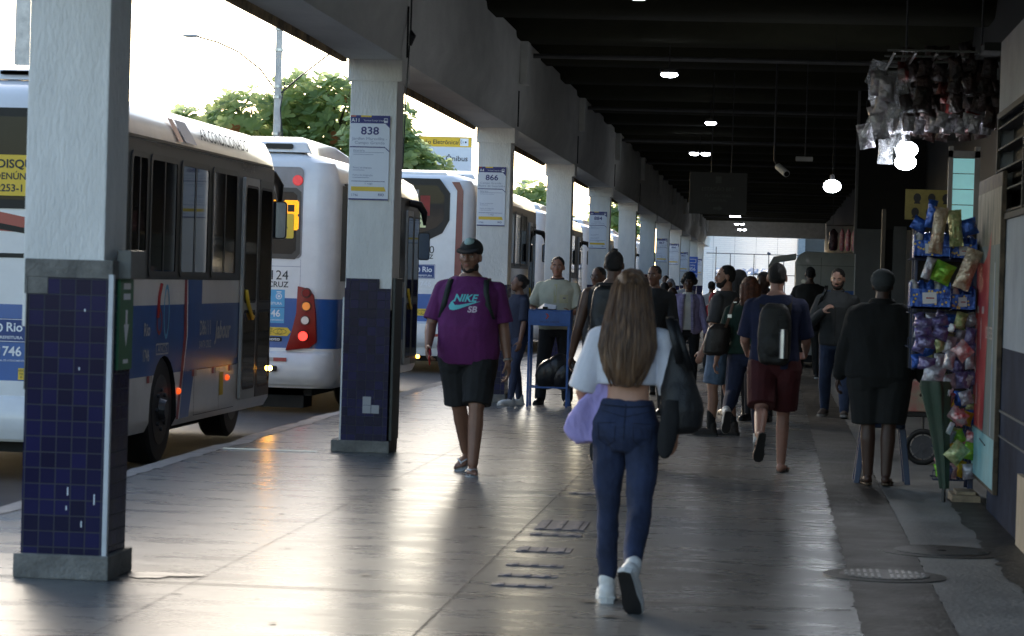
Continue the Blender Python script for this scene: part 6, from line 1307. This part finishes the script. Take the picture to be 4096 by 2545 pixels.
chest_print(F,g,CM('pocket_cream',(.55,.52,.33),.8),'pocket')
g=MB(); rect(g,.09,.12,1.255,1.265,frame((0,.32,0),(-1,0,0),(0,0,1)),0); chest_print(F,g,M_NAVY,'pocket_mark')
g=MB(); rect(g,-.02,.015,1.2,1.42,frame((0,.3,0),(-1,0,0),(0,0,1)),0); chest_print(F,g,CM('placket',(.5,.47,.28),.8),'placket')
# 4 ---- seated/standing person half hidden behind the purple man
F=person(-3.0,31.2,120,'person mostly hidden behind the man in purple, one white sneaker showing by the 866 column',H=1.56,w=.95,sk=(0.200,0.100,0.062),head=(0,12),legs=((12,2,6,0),(-4,2,6,0)),vox=.011,face=False)
shirt(F,CM('shirt_navy2',(.02,.025,.05)),sl=.9,infl=.02); pants(F,CM('jeans_dark',(.03,.04,.08))); shoes(F,CM('white_leather',(.72,.71,.68)),mat('sole_white',(.6,.6,.58),.6)); hair(F,'bun')
# 5 ---- sleeveless man with black backpack
F=person(-1.33,22.0,-4,'broad man in a black sleeveless top with a black backpack, walking away behind the woman',H=1.76,w=1.14,sk=(0.112,0.056,0.035),legs=((10,3,5,0),(-14,3,20,30)),arms=((-4,14,16,0),(12,10,30,0)),vox=.009,face=False,shoe='sneaker')
shirt(F,CM('tank_black',(.012,.013,.016),.8),infl=.016,sleeveless=True,hem=.88); pants(F,CM('shorts_black2',(.012,.012,.014)),name='shorts',to=.95,r1=.09,infl=.02,bag=.01); shoes(F,CM('shoe_dark',(.03,.03,.03)),M_BLK); hair(F,'buzz')
backpack(F,CM('pack_black',(.012,.012,.013),.4),(.15,.09,.25),1.2)
# 6 ---- face peeking behind him
F=person(-1.93,29.2,150,'man with glasses peeking from behind the broad man with the backpack',H=1.66,sk=(0.175,0.088,0.056),vox=.011,legs=((4,3,4,0),(4,3,4,0))); shirt(F,CM('shirt_dark6',(.02,.02,.02)),sl=1.9,infl=.02); pants(F,CM('trousers_dark',(.012,.012,.016))); shoes(F,M_BLKP,M_BLK); hair(F,'buzz')
mb=MB(); 
for q in (-1,1): mb.tube([F.H@Vector((q*.031+.02*math.cos(t),.088,.006+.016*math.sin(t))) for t in [2*math.pi*k/12 for k in range(13)]],.002,5); mb.tube([F.H@Vector((q*.05,.086,.01)),F.H@Vector((q*.075,0,.01))],.002,5)
mb.build('glasses',M_DMET,F.root)
# 7 ---- man with hand at his mouth
F=person(-1.36,30.2,165,'man in a black jacket, hand to his mouth, right of the long haired woman',H=1.70,w=1.05,sk=(0.213,0.106,0.069),head=(-8,0),arms=((10,14,20,10),(28,10,138,28)),legs=((4,4,5,0),(8,4,8,0)),vox=.0085)
# (image right arm raised) left arm index -1
shirt(F,CM('jacket_black7',(.01,.01,.011),.8),name='jacket',infl=.03,sl=1.85,hem=.84,fold=.01); pants(F,CM('trousers_dark',(.012,.012,.016))); shoes(F,M_BLKP,M_BLK); hair(F,'buzz')
for c in F.root.children:
    if c.name.startswith('jacket'): c.name='shirt_jacket'
g=MB(); flat(g,[(-.03,.0),(-.02,-.012),(.04,.01),(-.015,-.002)],frame((-.02,.3,1.3),(-1,0,0),(0,0,1)),0); chest_print(F,g,F_WHT,'jacket_mark')
# 8 ---- woman in lilac cardigan
F=person(-1.19,37.2,176,'curly haired woman in a lilac cardigan over a white top walking towards the camera',H=1.62,fem=True,sk=(0.106,0.053,0.035),arms=((4,13,14,0),(4,13,14,0)),legs=((8,2,4,0),(-4,2,12,8)),vox=.0085)
shirt(F,CM('white_knit',(.62,.62,.58),.9,.06),infl=.02,hem=.9,sleeveless=True,fold=.004)
mb=MB(); prof=torso_prof(True,1.0,0,.045)
mb2=MB(); CARD=mat('lilac_knit',(.38,.33,.55),.9,var=.15,scale=20,bump=.6,bscale=60)
for sx in (-1,1):
    vs=[];fs=[]; zs=[1.44,1.38,1.3,1.2,1.1,1.0,.92,.84]; na=10
    rr=[]
    for z in zs:
        _,rx,ry,yo=ring_at(prof,z); a0=72 if z>1.35 else 66-10*(1.35-z)
        ring=[F.T@Vector((sx*rx*math.cos(R(a)),yo+ry*math.sin(R(a)),z)) for a in [a0-(a0+92)*q/(na-1) for q in range(na)]]; rr.append(ring)
    for r_ in rr: vs+=r_
    for i in range(len(rr)-1):
        for q in range(na-1): a=i*na+q; fs.append((a,a+1,a+na+1,a+na))
    mb2.add(vs,fs)
c_=mb2.build('cardigan',CARD,F.root,smooth=True); sm=c_.modifiers.new('s','SOLIDIFY'); sm.thickness=.015
mb=MB()
for sx in (-1,1):
    sh,el,wr,fd=F.A[sx][:4]; mb.capsule(F.T@Vector((sx*.1,-.01,1.4)),sh,.06,.068); mb.capsule(sh,el,.068,.056); mb.capsule(el,el.lerp(wr,.9),.056,.046)
remesh(mb,'cardigan_sleeves',.01,CARD,F.root,fold=.006)
mb=MB()
for sx in (-1,1): mb.strap([F.T@Vector((sx*(.06 if z>1.35 else .075+.03*(1.35-z)),ring_at(prof,z)[3]+ring_at(prof,z)[2]*.93+.008,z)) for z in (1.42,1.35,1.25,1.15,1.05,.95,.86)],.05,.012,(1,0,0))
mb.build('cardigan_edge',mat('lilac_rib',(.45,.4,.62),.9,var=.2,scale=12,stretch=(.2,.2,6),bump=1,bscale=30),F.root,smooth=True)
pants(F,CM('leggings_black',(.01,.01,.011)),infl=.008,top=.98); shoes(F,CM('shoe_dark',(.03,.03,.03)),M_BLK); hair(F,'afro')
# 9 ---- bearded man in grey t-shirt looking left
F=person(-.5,26.4,68,'bearded man in a grey t-shirt and denim shorts looking over his shoulder to the left',H=1.70,w=1.08,sk=(0.450,0.237,0.163),head=(38,0),twist=0,lean=-2,legs=((6,2,6,0),(-4,2,6,0)),arms=((4,8,14,0),(0,8,16,0)),vox=.0085)
shirt(F,CM('grey_tee',(.075,.075,.08),.85),infl=.024,hem=.88,sl=.8,slr=.078); pants(F,CM('denim_light',(.16,.24,.36),.85,.25),name='shorts',to=.9,r1=.09,infl=.016,bag=.012); shoes(F,CM('boot_dark',(.03,.022,.018),.6),M_BLK,socks=CM('sock_black',(.012,.012,.012))); hair(F,'short')
HM=F.H; hr=HM.to_3x3().to_4x4(); 
def beard(F,full=1):
    HM=F.H; hr=HM.to_3x3().to_4x4(); mb=MB(); mb.sphere(HM@Vector((0,.042,-.078)),(.054,.05,.038),hr,14,9)
    for q in (-1,1): mb.capsule(HM@Vector((q*.05,.03,-.06)),HM@Vector((q*.068,-.002,-.01)),.022,.014)
    mb.sphere(HM@Vector((0,.086,-.04)),(.03,.014,.007),hr); return remesh(mb,'beard',F.vox*.8,mat('beard_dark',(.025,.016,.012),.85),F.root,smooth=2,fine=.003)
beard(F)
# 10 --- dark haired head behind him
F=person(-.4,30.4,10,'dark haired person in blue almost hidden behind the bearded man in grey',H=1.68,sk=(0.150,0.075,0.050),vox=.012,face=False); shirt(F,CM('blue_tee10',(.02,.05,.2))); pants(F,CM('trousers_dark',(.012,.012,.016))); shoes(F,M_BLKP,M_BLK); hair(F,'mid')
# 11 --- woman in green top
F=person(-.235,25.0,-6,'red haired woman in dark green top and jeans with a bag on a brown strap',H=1.60,fem=True,w=1.06,sk=(0.450,0.237,0.163),lean=3,head=(20,0),legs=((-24,3,42,62),(12,2,4,0)),arms=((0,16,15,0),(6,14,30,10)),vox=.0085,face=False)
shirt(F,CM('green_knit',(.006,.03,.02),.85,.2),infl=.028,hem=.93,sl=.95,slr=.08,flare=.08); pants(F,CM('jeans_mid',(.012,.02,.055),.85,.2),infl=.014,top=1.0,r0=.1,r1=.066); shoes(F,CM('white_leather',(.72,.71,.68)),mat('sole_pale',(.35,.34,.32),.7)); hair(F,'mid',mat('hair_auburn',(.13,.04,.015),.5,var=.4,scale=30,bump=.8,bscale=100))
sack('crossbody_bag','brown black leather bag with a tan strap carried by the woman in green','bag',[er(-.54,24.9,.83,.06,.05,.3),er(-.53,24.9,.86,.12,.07,.3),er(-.52,24.9,.97,.125,.075,.3),er(-.5,24.9,1.08,.11,.06,.3),er(-.48,24.9,1.13,.08,.03,.3)],CM('bag_leather',(.018,.014,.012),.4),[[(-.44,24.82,1.1),(-.41,24.8,1.2),(-.38,24.81,1.32),(-.34,24.9,1.38),(-.33,25.05,1.36)]],.028,CM('strap_tan',(.14,.08,.055),.5),fold=.006)
mb=MB(); mb.box(-.425,-.385,24.775,24.785,1.19,1.225); mb.box(-.375,-.34,24.79,24.8,1.33,1.345); tag(mb.build('strap_buckle',M_STEEL,bevel=.003),'shiny buckle on the tan strap of the woman in green','buckle')
# 12 --- man with backpack, red shorts
F=person(.02,21.35,-2,'man in a blue t-shirt, dark backpack and dark red shorts walking away in flip-flops',H=1.70,w=1.1,sk=(0.375,0.188,0.138),legs=((-26,-1,38,62),(10,-2,4,0)),arms=((10,10,60,5),(10,10,60,5)),vox=.0072,face=False,shoe='sandal')
shirt(F,CM('blue_tee',(.009,.013,.05),.85,.15),infl=.026,hem=.86,sl=.9,slr=.082); pants(F,CM('red_shorts',(.06,.004,.006),.8,.15),name='shorts',to=.9,r0=.105,r1=.1,infl=.022,bag=.01,top=.97); sandals(F,M_BLK,M_BLK); hair(F,'buzz',fine=.0015)
bp=backpack(F,CM('pack_charcoal',(.01,.009,.008),.6),(.13,.085,.25),1.15,strapm=CM('strap_olive',(.018,.014,.008)))
mb=MB(); mb.cyl((.075,-.31,.93),(.075,-.31,1.12),.036,n=18); mb.cyl((.075,-.31,1.12),(.075,-.31,1.16),.03,n=18); mb.cyl((.075,-.31,1.125),(.075,-.31,1.135),.0365,n=18)
o=mb.build('steel_bottle',M_STEEL,None,ang=40); o.matrix_world=Matrix.Translation((.02,21.35,0))@Matrix.Rotation(R(-2),4,'Z'); tag(o,'steel bottle in the side pocket of the dark backpack','bottle')
# 13 --- small dark figure far behind
F=person(-.12,29.5,160,'dark woman half hidden between the red haired woman and the backpack man',H=1.66,fem=True,sk=(0.075,0.037,0.025),vox=.012,face=False); shirt(F,CM('blue_tee10',(.02,.05,.2)),sl=.9); pants(F,CM('trousers_dark',(.012,.012,.016))); shoes(F,M_BLKP,M_BLK); hair(F,'bun')
# 14 --- man in dark jacket in front of the trailer
F=person(.58,43.7,-4,'man in a dark jacket and trousers seen from behind, standing before the snack trailer',H=1.84,w=1.08,sk=(0.088,0.044,0.027),legs=((3,4,3,0),(3,5,3,0)),arms=((8,20,60,30),(8,20,60,30)),vox=.011,face=False)
shirt(F,CM('jacket_black14',(.009,.008,.007),.85),name='jacket',infl=.036,sl=1.8,hem=.86,fold=.01); pants(F,CM('trousers14',(.01,.01,.01)),infl=.02,r1=.07,r2=.06); shoes(F,M_BLKP,mat('sole_white',(.6,.6,.58),.6)); hair(F,'buzz')
# 15 --- bearded man facing, grey jacket
F=person(.73,30.9,172,'bearded man in a grey zipped jacket and jeans looking down, walking towards the camera',H=1.74,w=1.04,sk=(0.450,0.250,0.181),head=(-4,-10),legs=((14,4,3,-6),(-8,4,14,6)),arms=((-4,10,14,0),(14,18,125,32)),vox=.0085)
shirt(F,CM('jacket_grey',(.045,.048,.05),.85,.12),infl=.032,sl=1.85,hem=.84,fold=.01); pants(F,CM('jeans_light',(.05,.075,.15),.85,.2),infl=.014,r1=.066,r2=.055); shoes(F,CM('shoe_brown',(.08,.06,.05)),mat('sole_pale',(.35,.34,.32),.7)); hair(F,'short'); beard(F)
g=MB(); rect(g,-.006,.006,.86,1.44,frame((0,.3,0),(-1,0,0),(0,0,1)),0); chest_print(F,g,M_BLK,'zip')
mb=MB(); mb.tube([F.T@Vector((.06*math.cos(t),-.005+.066*math.sin(t),1.48-.015*math.sin(t))) for t in [2*math.pi*q/20 for q in range(21)]],.02,8); mb.build('collar',CM('jacket_grey',(.045,.048,.05)),F.root,smooth=True)
sack('black_satchel','glossy black bag at the hip of the bearded man in the grey jacket','bag',[er(.47,30.95,.99,.05,.07),er(.47,30.95,1.03,.08,.1),er(.48,30.95,1.15,.075,.1),er(.51,30.95,1.25,.04,.06)],mat('bag_gloss',(.012,.012,.013),.2,bump=.6,bscale=12),[[(.5,30.9,1.22),(.55,30.79,1.38),(.59,30.78,1.46),(.6,30.88,1.52),(.6,31.0,1.48)]],.04)
# 16 --- man in long black coat
F=person(.82,20.35,-3,'man in a long black coat, shorts and sandals, seen from behind near the snack rack',H=1.63,w=1.34,belly=.03,sk=(0.075,0.037,0.025),lean=1,legs=((3,-3,3,0),(-2,-3,5,6)),arms=((2,12,12,0),(-2,14,16,0)),vox=.0085,shoe='sandal',face=False)
shirt(F,CM('coat_black',(.006,.006,.006),.9),name='coat',infl=.055,sl=1.88,slr=.09,hem=.78,fold=.012,flare=.08); pants(F,CM('shorts16',(.008,.008,.008)),name='shorts',to=.98,r0=.115,r1=.1,infl=.03,bag=.015,top=.95); sandals(F,mat('sandal_brown',(.08,.045,.02),.6),mat('sandal_brown',(.08,.045,.02),.6)); hair(F,'buzz',mat('hair_grey_short',(.03,.03,.03),.8),fine=.001)
mb=MB(); mb.sphere(F.H@Vector((0,-.02,.055)),(.1,.112,.09),None,20,12); remesh(mb,'cap',.009,CM('knit_cap',(.05,.055,.06),.9),F.root)
mb=MB(); mb.tube([F.T@Vector((.075*math.cos(t),-.02+.085*math.sin(t),1.47)) for t in [2*math.pi*q/20 for q in range(21)]],.04,8); mb.build('hood',CM('coat_black',(.006,.006,.006)),F.root,smooth=True)
# 17+ --- small background people
far=[(-2.05,52.5,1.58,170,'person in a silver grey hood near the small 867 sign',(.3,.32,.36),'mid',False,(.3,.32,.36)),(-1.92,46.5,1.5,10,'dark haired woman seen from behind left of the curly haired woman',(.25,.28,.35),'mid',True,(.012,.009,.008)),
 (-1.62,42.5,1.42,-10,'brown haired woman in blue seen from behind next to the curly haired woman',(.03,.06,.2),'mid',True,(.05,.02,.012)),(-1.72,35.5,1.6,10,'dark red haired woman behind the man holding his mouth',(.02,.015,.015),'mid',True,(.06,.012,.01)),
 (-1.02,45.0,1.36,20,'child in a bright red hooded jacket right of the curly haired woman',(.35,.01,.015),'mid',False,(.35,.01,.015)),(-1.22,52,1.55,-20,'person in a white patterned shirt behind the curly haired woman',(.5,.5,.52),'short',False,(.02,.015,.012)),
 (-2.45,60,1.66,175,'far person near the small 866 sign',(.1,.02,.05),'short',False,(.015,.012,.01)),(-2.2,66,1.6,175,'farther person near the 852 sign',(.4,.4,.42),'short',False,(.015,.012,.01)),(-1.0,72,1.65,0,'far person at the opening by the parked car',(.05,.08,.3),'short',False,(.015,.012,.01)),(-.2,70,1.68,0,'far person standing before the far stalls',(.03,.03,.04),'buzz',False,(.015,.012,.01))]
for i,(x,y,H_,rz,lab,c,hs,fem,hc) in enumerate(far):
    F=person(x,y,rz,lab,H=H_,fem=fem,sk=[(.1,.05,.03),(.25,.13,.09)][i%2],vox=.014,face=False,legs=((8,3,4,0),(-6,3,14,12)))
    shirt(F,CM('far_top_%d'%i,c),sl=1.8 if i%2==0 else .8,infl=.024); pants(F,CM('far_trousers_%d'%(i%3),[(.02,.025,.05),(.012,.012,.012),(.06,.07,.1)][i%3])); shoes(F,CM('shoe_dark',(.03,.03,.03)),M_BLK); hair(F,hs,mat('far_hair_%d'%i,hc,.7,var=.3))
